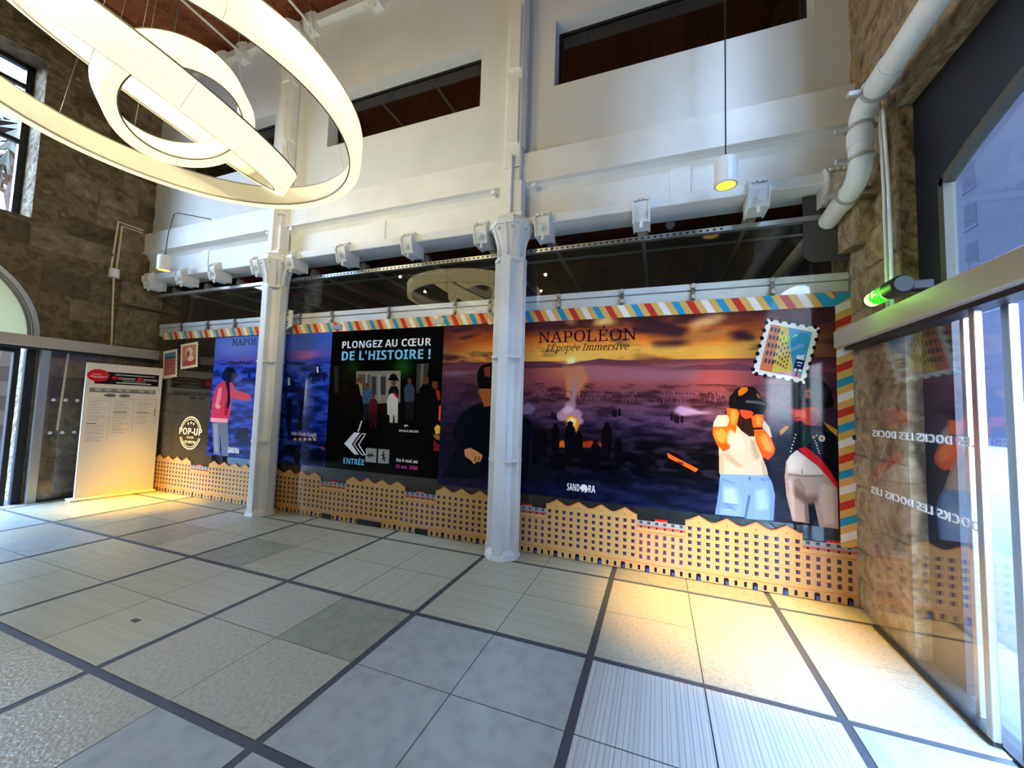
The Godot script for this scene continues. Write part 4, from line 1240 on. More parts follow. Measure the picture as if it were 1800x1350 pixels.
	box(st, Vector3(3.395, 4.5, -0.22), Vector3(3.42, 7.3, -0.18))
	obj("edge_bead", st, M.white_paint, wf)
	for k in 3:
		var w := setting("window_%d" % (k + 1))
		var a: float = xs[1 + 2 * k]
		var b: float = xs[2 + 2 * k]
		st = surf()
		rects(st, [[a, 5.36, b, 5.385], [a, 6.145, b, 6.17], [a, 5.385, a + 0.03, 6.145], [b - 0.03, 5.385, b, 6.145]], -0.42, -0.38)
		obj("frame", st, M.dark_metal, w)
		st = surf()
		box(st, Vector3(a + 0.03, 5.385, -0.405), Vector3(b - 0.03, 6.145, -0.397))
		obj("pane", st, M.dark_glass, w)
	# wall behind the viewer
	var wb := setting("wall_rear")
	st = surf()
	box(st, Vector3(LEFT_X - 0.6, -0.3, REAR_Z), Vector3(RIGHT_X + 0.6, 8.2, REAR_Z + 0.5))
	obj("masonry", st, M.left_stone, wb)
	# ceiling: shallow brick vaults between the joists
	var ce := setting("ceiling")
	st = surf()
	var poly := PackedVector2Array()
	var x := LEFT_X - 0.3
	while x < RIGHT_X + 0.3:
		for i in 8: poly.append(Vector2(x + 1.04 * i / 8.0, 7.62 + 0.17 * sin(PI * i / 8.0)))
		x += 1.04
	poly.append(Vector2(x, 7.62))
	poly.append(Vector2(x, 8.3))
	poly.append(Vector2(LEFT_X - 0.3, 8.3))
	prism(st, poly, -0.5, 5.9)
	obj("vaults", st, M.brick_vault, ce)
	# rooms behind the screen and behind the upper openings
	var wi := setting("wall_inner")
	st = surf()
	rects(st, [[LEFT_X - 0.3, -0.3, RIGHT_X + 0.6, 8.2]], -7.3, -7.0)
	box(st, Vector3(LEFT_X - 0.4, -0.3, -7.0), Vector3(LEFT_X - 0.1, 8.2, -0.5))
	box(st, Vector3(RIGHT_X + 0.3, -0.3, -7.0), Vector3(RIGHT_X + 0.6, 8.2, -0.5))
	box(st, Vector3(LEFT_X - 0.4, -0.3, -7.0), Vector3(RIGHT_X + 0.6, -0.01, -0.5))
	obj("partition", st, M.dark_room, wi)
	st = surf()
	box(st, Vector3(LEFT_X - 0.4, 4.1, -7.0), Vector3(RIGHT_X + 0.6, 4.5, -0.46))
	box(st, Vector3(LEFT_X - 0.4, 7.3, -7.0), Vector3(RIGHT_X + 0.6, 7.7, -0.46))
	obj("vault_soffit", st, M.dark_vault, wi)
	for k in 12:   # joists under both soffits
		st = surf()
		var jx := -6.5 + k * 0.9
		box(st, Vector3(jx - 0.04, 4.0, -7.0), Vector3(jx + 0.04, 4.1, -0.5))
		box(st, Vector3(jx - 0.04, 7.2, -7.0), Vector3(jx + 0.04, 7.3, -0.5))
		obj("joist", st, M.dark_room, wi)

# ------------------------------------------------------------------ iron work
func octagon_prism(st: SurfaceTool, r0: float, r1: float, y0: float, y1: float, c := Vector3.ZERO, flat_ends := true) -> void:
	var a := ngon(8, r0, PI / 8)
	var b := ngon(8, r1, PI / 8)
	for k in 8:
		var m := (k + 1) % 8
		face(st, [c + Vector3(a[k].x, y0, a[k].y), c + Vector3(a[m].x, y0, a[m].y), c + Vector3(b[m].x, y1, b[m].y), c + Vector3(b[k].x, y1, b[k].y)], Vector3(a[k].x + a[m].x, 0, a[k].y + a[m].y))
	if flat_ends:
		var lo := []
		var hi := []
		for k in 8:
			lo.append(c + Vector3(a[k].x, y0, a[k].y))
			hi.append(c + Vector3(b[k].x, y1, b[k].y))
		face(st, lo, Vector3.DOWN)
		face(st, hi, Vector3.UP)

func bolt_mesh() -> ArrayMesh:   # domed hexagon head pointing +z, 2 cm across
	var st := surf()
	lathe(st, [Vector2(0.0, 0.014), Vector2(0.007, 0.012), Vector2(0.011, 0.008), Vector2(0.011, 0.0)], 6, Transform3D(Basis(Vector3.RIGHT, -PI / 2).inverse(), Vector3.ZERO), false)
	st.generate_normals()
	return st.commit()

func build_column(at: Vector3, label: String, with_bracket: bool, bolt: Mesh) -> void:
	var t := thing("iron_column", label, "column", at)
	var st := surf()   # cross-shaped cast shaft
	octagon_prism(st, 0.125, 0.118, 0.0, 3.3)
	for d in [Vector3(1, 0, 0), Vector3(-1, 0, 0), Vector3(0, 0, 1), Vector3(0, 0, -1)]:
		var side := Vector3(d.z, 0, d.x).abs() * 0.06
		cbox(st, Vector3(minf(0, d.x * 0.172), 0.0, minf(0, d.z * 0.172)) - side, Vector3(maxf(0, d.x * 0.172), 3.3, maxf(0, d.z * 0.172)) + side, 0.008)
	obj("shaft", st, M.white_paint, t)
	for y in [1.04, 2.17, 3.26]:
		st = surf()
		octagon_prism(st, 0.183, 0.183, y - 0.014, y + 0.014)
		obj("collar", st, M.white_paint, t)
	st = surf()
	octagon_prism(st, 0.2, 0.186, 0.0, 0.05)
	octagon_prism(st, 0.186, 0.15, 0.05, 0.09)
	obj("base", st, M.white_paint, t)
	st = surf()   # flaring capital
	octagon_prism(st, 0.140, 0.150, 3.26, 3.40)
	octagon_prism(st, 0.150, 0.185, 3.40, 3.52)
	octagon_prism(st, 0.185, 0.235, 3.52, 3.63)
	octagon_prism(st, 0.25, 0.25, 3.63, 3.69)
	octagon_prism(st, 0.25, 0.205, 3.69, 3.74)
	obj("capital", st, M.white_paint, t)
	for k in 8:
		st = surf()
		var a := TAU * k / 8.0
		prism(st, v2([0.1, 3.27, 0.168, 3.27, 0.172, 3.42, 0.20, 3.54, 0.237, 3.63, 0.1, 3.63]), -0.015, 0.015)
		obj("rib", st, M.white_paint, t).rotation.y = a
	for k in 8:
		var a := TAU * k / 8.0
		shared("bolt", bolt, M.bolt_metal, t, Transform3D(Basis(Vector3.UP, a + PI / 8).scaled(Vector3(2.0, 2.0, 2.0)), Vector3(sin(a + PI / 8) * 0.2, 3.595, cos(a + PI / 8) * 0.2)))
	st = surf()   # stirrup plates above the capital
	cbox(st, Vector3(-0.13, 3.78, -0.06), Vector3(0.13, 4.18, 0.09), 0.006)
	cbox(st, Vector3(-0.10, 4.18, -0.06), Vector3(0.10, 4.34, 0.08), 0.006)
	obj("stirrup", st, M.white_paint, t)
	st = surf()
	cbox(st, Vector3(-0.15, 3.745, -0.05), Vector3(0.15, 3.80, 0.12), 0.006)
	obj("stirrup_ledge", st, M.white_paint, t)
	st = surf()
	cbox(st, Vector3(-0.022, 3.79, 0.07), Vector3(0.022, 4.48, 0.13), 0.005)
	obj("stirrup_rib", st, M.white_paint, t)
	st = surf()   # upper shaft with raised panels
	cbox(st, Vector3(-0.105, 4.36, -0.10), Vector3(0.105, 7.2, 0.08), 0.012)
	obj("upper_shaft", st, M.white_paint, t)
	for y in [4.62, 5.52, 6.42]:
		st = surf()
		cbox(st, Vector3(-0.075, y, 0.06), Vector3(0.075, y + 0.78, 0.105), 0.016)
		obj("raised_panel", st, M.white_paint, t)
		st = surf()
		cbox(st, Vector3(0.09, y, -0.05), Vector3(0.125, y + 0.78, 0.05), 0.016)
		obj("side_panel", st, M.white_paint, t)
	st = surf()
	octagon_prism(st, 0.14, 0.2, 6.98, 7.2)
	octagon_prism(st, 0.215, 0.215, 7.2, 7.32)
	obj("upper_capital", st, M.white_paint, t)
	if with_bracket:
		st = surf()   # plate that ties the column to the glass
		prism(st, v2([0.12, 2.66, 0.235, 2.72, 0.235, 2.95, 0.12, 2.97]), -0.12, -0.10)
		obj("tie_plate", st, M.white_paint, t)
		for p in [Vector2(0.15, 2.73), Vector2(0.15, 2.78), Vector2(0.155, 2.89), Vector2(0.155, 2.94)]:
			shared("plate_bolt", bolt, M.black_plastic, t, Transform3D(Basis().scaled(Vector3(1.1, 1.1, 1)), Vector3(p.x, p.y, -0.10)))
	else:
		st = surf()   # curved fin at the foot
		prism(st, v2([-0.20, 0.0, -0.12, 0.0, -0.12, 0.7, -0.17, 0.55, -0.14, 0.35, -0.15, 0.18, -0.20, 0.12]), -0.02, 0.02)
		obj("foot_fin", st, M.white_paint, t)

func build_girders(bolt: Mesh) -> void:
	var x0 := LEFT_X - 0.18
	var x1 := RIGHT_X + 0.08
	var g := thing("plate_girder", "long white riveted iron girder above the glass screen, below the upper wall", "girder", Vector3(0, 0, 0))
	var along := Basis(Vector3(0, 0, 1), Vector3(0, 1, 0), Vector3(-1, 0, 0))   # profile (z, y), length towards -x
	var xf := Transform3D(along, Vector3(x1, 0, 0))
	var l := x1 - x0
	var st := surf()
	prism(st, v2([-0.42, 4.19, -0.10, 4.19, -0.10, 4.54, -0.11, 4.55, -0.42, 4.55]), 0, l, xf)
	obj("upper_plate", st, M.white_paint, g)
	st = surf()
	prism(st, v2([-0.42, 3.77, -0.20, 3.77, -0.20, 4.19, -0.42, 4.19]), 0, l, xf)
	obj("web", st, M.white_paint, g)
	st = surf()
	prism(st, v2([-0.20, 4.19, -0.07, 4.19, -0.07, 4.172, -0.13, 4.165, -0.17, 4.14, -0.20, 4.08]), 0, l, xf)
	obj("upper_angle", st, M.white_paint, g)
	st = surf()
	prism(st, v2([-0.45, 3.672, -0.10, 3.672, -0.094, 3.68, -0.094, 3.765, -0.10, 3.772, -0.16, 3.785, -0.17, 3.80, -0.45, 3.80]), 0, l, xf)
	obj("bottom_flange", st, M.white_paint, g)
	for x in [-5.4, -1.8, 1.95]:
		st = surf()
		cbox(st, Vector3(x - 0.1, 3.80, -0.21), Vector3(x + 0.1, 4.12, -0.188), 0.004)
		obj("splice_plate", st, M.white_paint, g)
	for x in [-3.78, -3.3, -0.08, 0.42]:
		st = surf()
		tube(st, [Vector3(x, 4.13, -0.17), Vector3(x, 4.13, -0.09)], 0.018, 8)
		tube(st, [Vector3(x, 4.13, -0.10), Vector3(x, 4.13, -0.065)], 0.03, 6)
		obj("web_bolt", st, M.white_paint, g)
	for x in CLIPS:
		bracket(g, Vector3(x, 0, 0), 3.80, bolt)
	var u := thing("upper_girder", "white iron girder under the brick ceiling, high above the upper wall", "girder")
	st = surf()
	prism(st, v2([-0.30, 7.33, -0.10, 7.33, -0.10, 7.45, -0.30, 7.45]), 0, l, xf)
	obj("flange", st, M.white_paint, u)
	for x in [-6.3, -5.2, -4.7, -3.85, -3.2, -2.0, -1.0, 0.5, 1.6, 2.6]:
		bracket(u, Vector3(x, 3.68, 0.0), 3.80, bolt)

func bracket(parent: Node, at: Vector3, top: float, bolt: Mesh) -> void:
	var st := surf()
	var xf := Transform3D(Basis(Vector3(0, 0, 1), Vector3(0, 1, 0), Vector3(-1, 0, 0)), at + Vector3(0.085, 0, 0))
	prism(st, v2([-0.30, 3.53, -0.075, 3.53, -0.03, 3.68, -0.03, 3.715, -0.09, 3.785, -0.30, 3.785]), 0.012, 0.158, xf)
	for side in [0.0, 0.154]: prism(st, v2([-0.30, 3.515, -0.06, 3.515, -0.008, 3.68, -0.012, 3.72, -0.08, 3.80, -0.30, 3.80]), side, side + 0.016, xf)
	var o := obj("flange_clip", st, M.white_paint, parent)
	for k in 3:
		shared("bolt_head", bolt, M.white_paint, o, Transform3D(Basis(Vector3.RIGHT, -0.75).scaled(Vector3(1.9, 1.9, 1.9)), at + Vector3(-0.05 + k * 0.05, 3.755, -0.055)))
	st = surf()
	var d := Vector3(0, -0.45, 0.89).normalized()
	var c := at + Vector3(0, 3.61, -0.045)
	tube(st, [c, c + d * 0.03], 0.036, 8)
	tube(st, [c + d * 0.02, c + d * 0.05], 0.022, 8)
	obj("nut", st, M.white_paint, o)
	st = surf()
	tube(st, [at + Vector3(0, 3.55, -0.09), at + Vector3(0, 3.47, -0.08)], 0.016, 8)
	obj("pin", st, M.white_paint, o)

func build_rods() -> void:
	for i in CLIPS.size():
		var x: float = CLIPS[i]
		if x > 3.0: continue
		var st := surf()
		tube(st, [Vector3(x, 3.60, -0.46), Vector3(x, 3.56, -6.98)], 0.024, 8)
		tube(st, [Vector3(x, 3.60, -0.54), Vector3(x, 3.60, -0.46)], 0.06, 10)
		var o := obj(numbered("tie_rod"), st, M.rod_paint)
		tag(o, "thin grey tie rod running back behind the upper glass, %s from the left" % ORDER[i], "rod", "tie rods behind the glass")
	for k in 3:
		var x: float = [-4.7, -3.2, -2.0][k]
		var st := surf()
		tube(st, [Vector3(x, 7.3, -0.1), Vector3(x, 7.45, 5.3)], 0.02, 8)
		tag(obj(numbered("ceiling_rod"), st, M.white_paint), "thin white rod under the brick ceiling above the rings, %s from the left" % ORDER[k], "rod", "rods under the ceiling")
	var st2 := surf()
	tube(st2, [Vector3(LEFT_X, 3.83, -1.5), Vector3(RIGHT_X, 3.79, -1.5)], 0.018, 8)
	tag(obj("conduit_run", st2, M.rod_paint), "grey service conduit crossing behind the upper glass", "conduit")
	st2 = surf()
	box(st2, Vector3(LEFT_X, 3.86, -1.75), Vector3(RIGHT_X, 4.06, -1.6))
	tag(obj("cable_tray", st2, M.dark_metal), "dark cable tray under the brown soffit behind the glass", "tray")

func build_sensors() -> void:
	for k in 2:
		var t := thing("smoke_sensor", ["small white ceiling sensor behind the right stretch of upper glass", "small white ceiling sensor behind the glass above the black doors"][k], "sensor", [Vector3(1.89, 4.1, -1.43), Vector3(-2.73, 4.1, -2.05)][k])
		var st := surf()
		lathe(st, [Vector2(0.0, -0.07), Vector2(0.03, -0.065), Vector2(0.045, -0.04), Vector2(0.05, -0.03)], 16)
		obj("lens", st, M.print_white, t)
		st = surf()
		lathe(st, [Vector2(0.05, -0.03), Vector2(0.06, -0.025), Vector2(0.06, 0.0)], 16)
		obj("base", st, M.white_paint, t)

# ------------------------------------------------------------------ the glass screen and its prints
func build_screen(bolt: Mesh) -> void:
	var cuts := [-6.72, -5.12, -3.55, -2.62, -1.705, -0.79, 0.2, 1.86, 3.36]
	var names := ["clear glass pane with stamp stickers at the left end of the screen", "glass pane behind the left half of the blue poster", "glass pane between the far column and the black doors", "left leaf of the glass double door, behind the black poster", "right leaf of the glass double door, behind the black poster", "glass pane between the black doors and the near column", "glass pane right of the near column, behind the sunset", "glass pane at the right end, behind the stamp and officer"]
	for k in cuts.size() - 1:
		var leaf := k == 3 or k == 4
		var t := thing("glass_door" if leaf else "screen_glazing", names[k], "glass door" if leaf else "glass panel", Vector3((cuts[k] + cuts[k + 1]) / 2, 0, SCREEN_Z))
		var hw: float = (cuts[k + 1] - cuts[k]) / 2 - 0.003
		var st := surf()
		box(st, Vector3(-hw, 0.012, -0.016), Vector3(hw, 2.70 if leaf else 3.43, -0.006))
		obj("pane", st, M.glass, t)
		if leaf:
			st = surf()
			box(st, Vector3(-hw, 2.706, -0.016), Vector3(hw, 3.43, -0.006))
			obj("over_pane", st, M.glass, t)
			var s := -1.0 if k == 3 else 1.0
			st = surf()
			cbox(st, Vector3(minf(s * hw, s * (hw - 0.17)), 2.65, -0.02), Vector3(maxf(s * hw, s * (hw - 0.17)), 2.72, 0.012), 0.003)
			obj("patch_fitting", st, M.steel_grey if k == 3 else M.header_paint, t)
			for q in ([[0, 0.17], [0.62, 0.9]] if k == 3 else [[0.0, 0.1], [0.62, 0.8]]):
				st = surf()
				cbox(st, Vector3(-hw + q[0], 0.005, -0.02), Vector3(-hw + q[1], 0.075, 0.012), 0.003)
				obj("floor_patch", st, M.dark_metal, t)
			# square push plate with a small lizard
			st = surf()
			var px := hw - 0.115 if k == 3 else -hw + 0.085
			cbox(st, Vector3(px - 0.088, 0.832, 0.004), Vector3(px + 0.088, 1.015, 0.012), 0.002)
			var plate := obj("push_plate", st, M.handle_plate, t)
			st = surf()
			var rot := Transform3D(Basis(Vector3(0, 0, 1), 0.15 if k == 3 else 1.9), Vector3(px, 0.925, 0.0))
			prism(st, v2([-0.07, 0.0, -0.055, 0.012, -0.035, 0.008, -0.03, 0.035, -0.022, 0.035, -0.02, 0.012, 0.012, 0.012, 0.02, 0.036, 0.028, 0.034, 0.024, 0.008, 0.05, -0.004, 0.072, -0.03, 0.066, -0.033, 0.045, -0.014, 0.024, -0.01, 0.03, -0.036, 0.022, -0.038, 0.012, -0.012, -0.02, -0.012, -0.026, -0.036, -0.034, -0.034, -0.033, -0.01, -0.055, -0.012]), 0.012, 0.015, rot)
			obj("lizard", st, M.print_dark, plate)
	# channel at the top of the glass
	var ch := thing("glazing_channel", "perforated metal channel along the top edge of the glass screen", "channel")
	var st := surf()
	box(st, Vector3(-6.75, 3.425, -0.335), Vector3(3.38, 3.47, -0.275))
	obj("profile", st, M.aluminium, ch)
	for k in 90:
		st = surf()
		var x := -3.2 + k * 0.062
		box(st, Vector3(x, 3.437, -0.2755), Vector3(x + 0.026, 3.456, -0.273))
		obj("slot", st, M.dark_metal, ch)
	# white rail behind the glass
	var ra := thing("glazing_rail", "white horizontal steel rail behind the glass above the striped border", "rail")
	st = surf()
	cbox(st, Vector3(-6.75, 2.865, -0.40), Vector3(3.38, 2.93, -0.335), 0.004)
	obj("upper_bar", st, M.white_paint, ra)
	st = surf()
	cbox(st, Vector3(-6.75, 2.72, -0.40), Vector3(3.38, 2.855, -0.345), 0.004)
	obj("lower_bar", st, M.white_paint, ra)
	for x in [-6.1, -5.4, -4.73, -4.05, -3.3, -2.68, -1.68, -0.67, -0.18, 0.68, 1.38, 2.08, 2.77]:
		st = surf()
		box(st, Vector3(x - 0.018, 2.76, -0.34), Vector3(x + 0.018, 2.93, -0.318))
		var o := obj("spider_plate", st, M.steel_grey, ra)
		for y in [2.79, 2.90]:
			shared("glass_bolt", bolt, M.bolt_metal, o, Transform3D(Basis().scaled(Vector3(2.2, 2.2, 2)), Vector3(x, y, -0.306)))
	var ep := thing("end_profile", "grey upright profile closing the glass screen against the right pier", "profile", Vector3(3.375, 0, -0.3))
	st = surf()
	cbox(st, Vector3(-0.012, 0.0, -0.06), Vector3(0.018, 3.02, 0.03), 0.003)
	obj("angle", st, M.steel_grey, ep)
	st = surf()
	box(st, Vector3(-0.03, 1.42, 0.0), Vector3(0.03, 1.46, 0.04))
	obj("latch", st, M.dark_metal, ep)

func build_prints() -> void:
	var z := SCREEN_Z + 0.003
	# sunset mural
	var t := thing("sunset_mural", "large printed sunset battlefield with a headset wearer and an officer", "poster", Vector3(0, 0, z))
	var a := sheet("left_print", -0.79, 0.2, 0.64, 2.61, 0.0, part_print(M.mural_print, 0.0, 0.99 / 4.03), t)
	a.set_meta("label", "narrow part of the print with a man in a dark sweater")
	sheet("right_print", 0.2, 3.24, 0.64, 2.61, 0.0, part_print(M.mural_print, 0.99 / 4.03, 3.04 / 4.03), t)
	words("title", "NAPOLÉON", serif, 0.46, 1.537, 2.362, 0.127, 0.001, M.print_navy, t)
	words("subtitle", "l'Épopée Immersive", serif, 0.55, 1.45, 2.262, 0.075, 0.001, M.print_dark, t, 0.3)
	words("maker_name", "SAND", sans_bold, 0.829, 0.965, 0.732, 0.075, 0.001, M.print_white, t)
	words("maker_name", "RA", sans_bold, 1.06, 1.133, 0.732, 0.075, 0.001, M.print_white, t)
	var st := surf()
	prism(st, v2([0.966, 0.765, 0.985, 0.80, 1.01, 0.812, 1.04, 0.80, 1.056, 0.765, 1.045, 0.735, 1.02, 0.722, 1.025, 0.755, 1.005, 0.735, 0.99, 0.728, 0.985, 0.75]), 0.0, 0.002)
	obj("maker_emblem", st, M.print_white, t)
	# blue poster
	t = thing("blue_poster", "printed blue sea of riders with a figure in a pink jacket", "poster", Vector3(0, 0, z))
	sheet("print", -5.12, -2.62, 0.70, 2.62, 0.0, M.blue_print, t)
	words("title", "NAPOLÉON", serif, -4.712, -3.75, 2.482, 0.10, 0.001, M.print_navy, t)
	words("review_line", "Avis Clients Google", sans, -3.28, -2.80, 1.115, 0.055, 0.001, M.print_white, t)
	words("maker_name", "SANDORA", sans_bold, -4.62, -4.36, 0.77, 0.085, 0.001, M.print_white, t)
	# black poster on the doors
	t = thing("black_poster", "black printed poster on the glass doors with white and blue headline", "poster", Vector3(0, 0, z))
	sheet("print", -2.62, -0.79, 0.70, 2.62, 0.0, M.black_print, t)
	words("headline", "PLONGEZ AU CŒUR", sans_bold, -2.425, -0.972, 2.375, 0.098, 0.001, M.print_white, t)
	words("headline", "DE L'HISTOIRE !", sans_bold, -2.42, -0.972, 2.205, 0.125, 0.001, M.print_blue, t)
	words("entrance_word", "ENTRÉE", sans_bold, -2.285, -1.935, 0.782, 0.075, 0.001, M.print_blue, t)
	words("ticket_line", "INFOS & BILLETS", sans_bold, -1.40, -1.10, 1.258, 0.026, 0.001, M.print_white, t)
	words("date_line", "Du 6 mai au", sans_bold, -1.416, -1.094, 0.872, 0.042, 0.001, M.print_white, t)
	words("date_line", "31 oct. 2026", sans_bold, -1.42, -1.09, 0.79, 0.042, 0.001, M.print_pink, t)
	st = surf()
	prism(st, v2([-2.29, 1.05, -2.13, 1.21, -2.03, 1.21, -2.16, 1.05, -2.03, 0.915, -2.10, 0.915]), 0.0, 0.002)
	obj("arrow", st, M.print_white, t)
	st = surf()
	for q in [[-2.13, 1.05, -2.0, 1.207, -1.985, 1.207, -2.112, 1.05, -1.97, 0.92, -1.985, 0.915], [-2.05, 1.05, -1.94, 1.207, -1.925, 1.207, -2.03, 1.05, -1.915, 0.92, -1.93, 0.915]]:
		prism(st, v2(q), 0.0, 0.002)
	rects(st, [[-2.0, 1.197, -1.925, 1.207], [-1.985, 0.915, -1.915, 0.925]], 0.0, 0.002)
	obj("arrow_outline", st, M.print_white, t)
	# warehouse frieze along the floor
	var sky := thing("warehouse_frieze", "printed frieze of yellow dock warehouses along the foot of the glass", "sticker", Vector3(0, 0, z + 0.001))
	for k in range(-5, 3):
		var x0 := 0.6 + k * 1.41
		var lo := maxf(x0, -6.66)
		var hi := minf(x0 + 1.41, 3.36)
		if k == -5: lo = x0
		var poly := PackedVector2Array([Vector2(lo, 0.004)])
		var line := gable_line()
		for p in line:
			if x0 + p.x > hi - 1e-4 and x0 + p.x > lo:
				poly.append(Vector2(hi, p.y))
				break
			poly.append(Vector2(x0 + p.x, p.y))
		poly.append(Vector2(hi, 0.004))
		st = surf()
		var tris := Geometry2D.triangulate_polygon(poly)
		for i in range(0, tris.size(), 3):
			var p := [poly[tris[i]], poly[tris[i + 1]], poly[tris[i + 2]]]
			if (p[1] - p[0]).cross(p[2] - p[0]) > 0: p = [p[0], p[2], p[1]]
			for q in p:
				st.set_uv(Vector2((q.x - x0) / 1.41, 1.0 - q.y / 0.64))
				st.add_vertex(Vector3(q.x, q.y, 0))
		obj("warehouse_block", st, M.skyline_print, sky)
	# striped border
	t = thing("striped_border", "airmail border of red, white and blue slanting stripes around the posters", "sticker", Vector3(0, 0, z + 0.0005))
	print_mat("stripe_long", stripes(3.55, 0.135, 0.075, 1))
	print_mat("stripe_left", stripes(3.0, 0.135, 0.075, 0))
	print_mat("stripe_side", stripes(2.25, 0.12, 0.055, 0))
	sheet("top_strip", -6.55, -3.55, 2.635, 2.765, 0.0, M.stripe_left, t)
	sheet("top_strip", -3.55, -0.18, 2.62, 2.755, 0.0, M.stripe_long, t)
	sheet("top_strip", -0.18, 3.37, 2.61, 2.745, 0.0, M.stripe_long, t)
	var side := sheet("side_strip", 0.0, 2.25, 0.0, 0.12, 0.0, M.stripe_side, t)
	side.transform = Transform3D(Basis(Vector3(0, 1, 0), Vector3(-1, 0, 0), Vector3(0, 0, 1)), Vector3(3.365, 0.49, 0.001))
	st = surf()   # blue corner chevron
	prism(st, v2([3.09, 2.745, 3.155, 2.745, 3.225, 2.68, 3.365, 2.745, 3.365, 2.69, 3.24, 2.61, 3.19, 2.61]), 0.001, 0.003)
	obj("corner_chevron", st, mat("chevron_blue", c8(44, 152, 196), 0.1), t)
	# stickers on the clear left pane
	stamp_sticker(Vector3(-6.27, 2.20, z), 0.40, 0.50, 0.10, "stamp_building", "sticker of a postage stamp with a red building, left of the pair")
	stamp_sticker(Vector3(-5.77, 2.34, z), 0.46, 0.44, 0.10, "stamp_portrait", "sticker of a postage stamp with an orange portrait, right of the pair")
	t = thing("round_logo_sticker", "round cream logo sticker reading POP-UP on the clear pane", "sticker", Vector3(-5.57, 1.03, z))
	for r in [[0.275, 0.255], [0.235, 0.225]]:
		for half in 2:
			st = surf()
			for k in 20:
				var a0: float = 0.3 + (PI - 0.6) * k / 20 + PI * half
				var a1: float = 0.3 + (PI - 0.6) * (k + 1) / 20 + PI * half
				prism(st, PackedVector2Array([Vector2(cos(a0), sin(a0)) * r[1], Vector2(cos(a0), sin(a0)) * r[0], Vector2(cos(a1), sin(a1)) * r[0], Vector2(cos(a1), sin(a1)) * r[1]]), 0.0, 0.002)
			obj("logo_arc", st, M.print_cream, t)
	words("logo_word", "POP-UP", sans_bold, -0.29, 0.29, -0.03, 0.11, 0.0, M.print_cream, t)
	words("small_word", "store", serif, -0.09, 0.09, -0.09, 0.045, 0.0, M.print_cream, t, 0.3)
	words("small_word", "LES DOCKS", sans_bold, -0.15, 0.15, -0.17, 0.04, 0.0, M.print_cream, t)
	for k in 3:
		st = surf()
		var p := PackedVector2Array()
		for i in 10: p.append(Vector2(sin(i * PI / 5), cos(i * PI / 5)) * (0.026 if i % 2 == 0 else 0.011) + Vector2(-0.07 + 0.07 * k, 0.155 + (0.015 if k == 1 else 0.0)))
		prism(st, p, 0.0, 0.002)
		obj("star", st, M.print_cream, t)

func part_print(m: StandardMaterial3D, u0: float, du: float) -> StandardMaterial3D:   # a stretch of a longer print
	var p: StandardMaterial3D = m.duplicate()
	p.resource_name = m.resource_name + "_part"
	p.uv1_scale = Vector3(du, 1, 1)
	p.uv1_offset = Vector3(u0, 0, 0)
	return p

func stamp_sticker(at: Vector3, w: float, h: float, lean: float, m: String, label: String) -> void:
	var t := thing("stamp_sticker", label, "sticker", at)
	t.rotation.z = lean
	sheet("picture", -w / 2 + 0.012, w / 2 - 0.012, -h / 2 + 0.012, h / 2 - 0.012, 0.0012, M[m], t, 0.001)
	var p := PackedVector2Array()   # perforated outline
	var n := 8
	for e in 4:
		var a: Vector2 = [Vector2(-w, -h), Vector2(w, -h), Vector2(w, h), Vector2(-w, h)][e] / 2
		var b: Vector2 = [Vector2(w, -h), Vector2(w, h), Vector2(-w, h), Vector2(-w, -h)][e] / 2
		var d := (b - a) / n
		var inn := Vector2(-d.y, d.x).normalized() * 0.02
		for k in n:
			p.append(a + d * k + d * 0.02)
			p.append(a + d * (k + 0.28))
			p.append(a + d * (k + 0.38) + inn)
			p.append(a + d * (k + 0.62) + inn)
			p.append(a + d * (k + 0.72))
	var st := surf()
	prism(st, p, -0.002, 0.0)
	obj("perforated_edge", st, M.print_cream, t)

# ------------------------------------------------------------------ lamps
func band(st: SurfaceTool, sec: Array, n: int) -> void:   # revolve an open section (radius, height) about y
	for i in sec.size() - 1:
		st.set_smooth_group(i)
		for k in n:
			var a0 := TAU * k / n
			var a1 := TAU * (k + 1) / n
			var p: Vector2 = sec[i]
			var q: Vector2 = sec[i + 1]
			var nn := Vector2(q.y - p.y, p.x - q.x)
			face(st, [Vector3(cos(a0) * p.x, p.y, sin(a0) * p.x), Vector3(cos(a1) * p.x, p.y, sin(a1) * p.x), Vector3(cos(a1) * q.x, q.y, sin(a1) * q.x), Vector3(cos(a0) * q.x, q.y, sin(a0) * q.x)], Vector3(cos((a0 + a1) / 2) * nn.x, nn.y, sin((a0 + a1) / 2) * nn.x))
	st.set_smooth_group(-1)

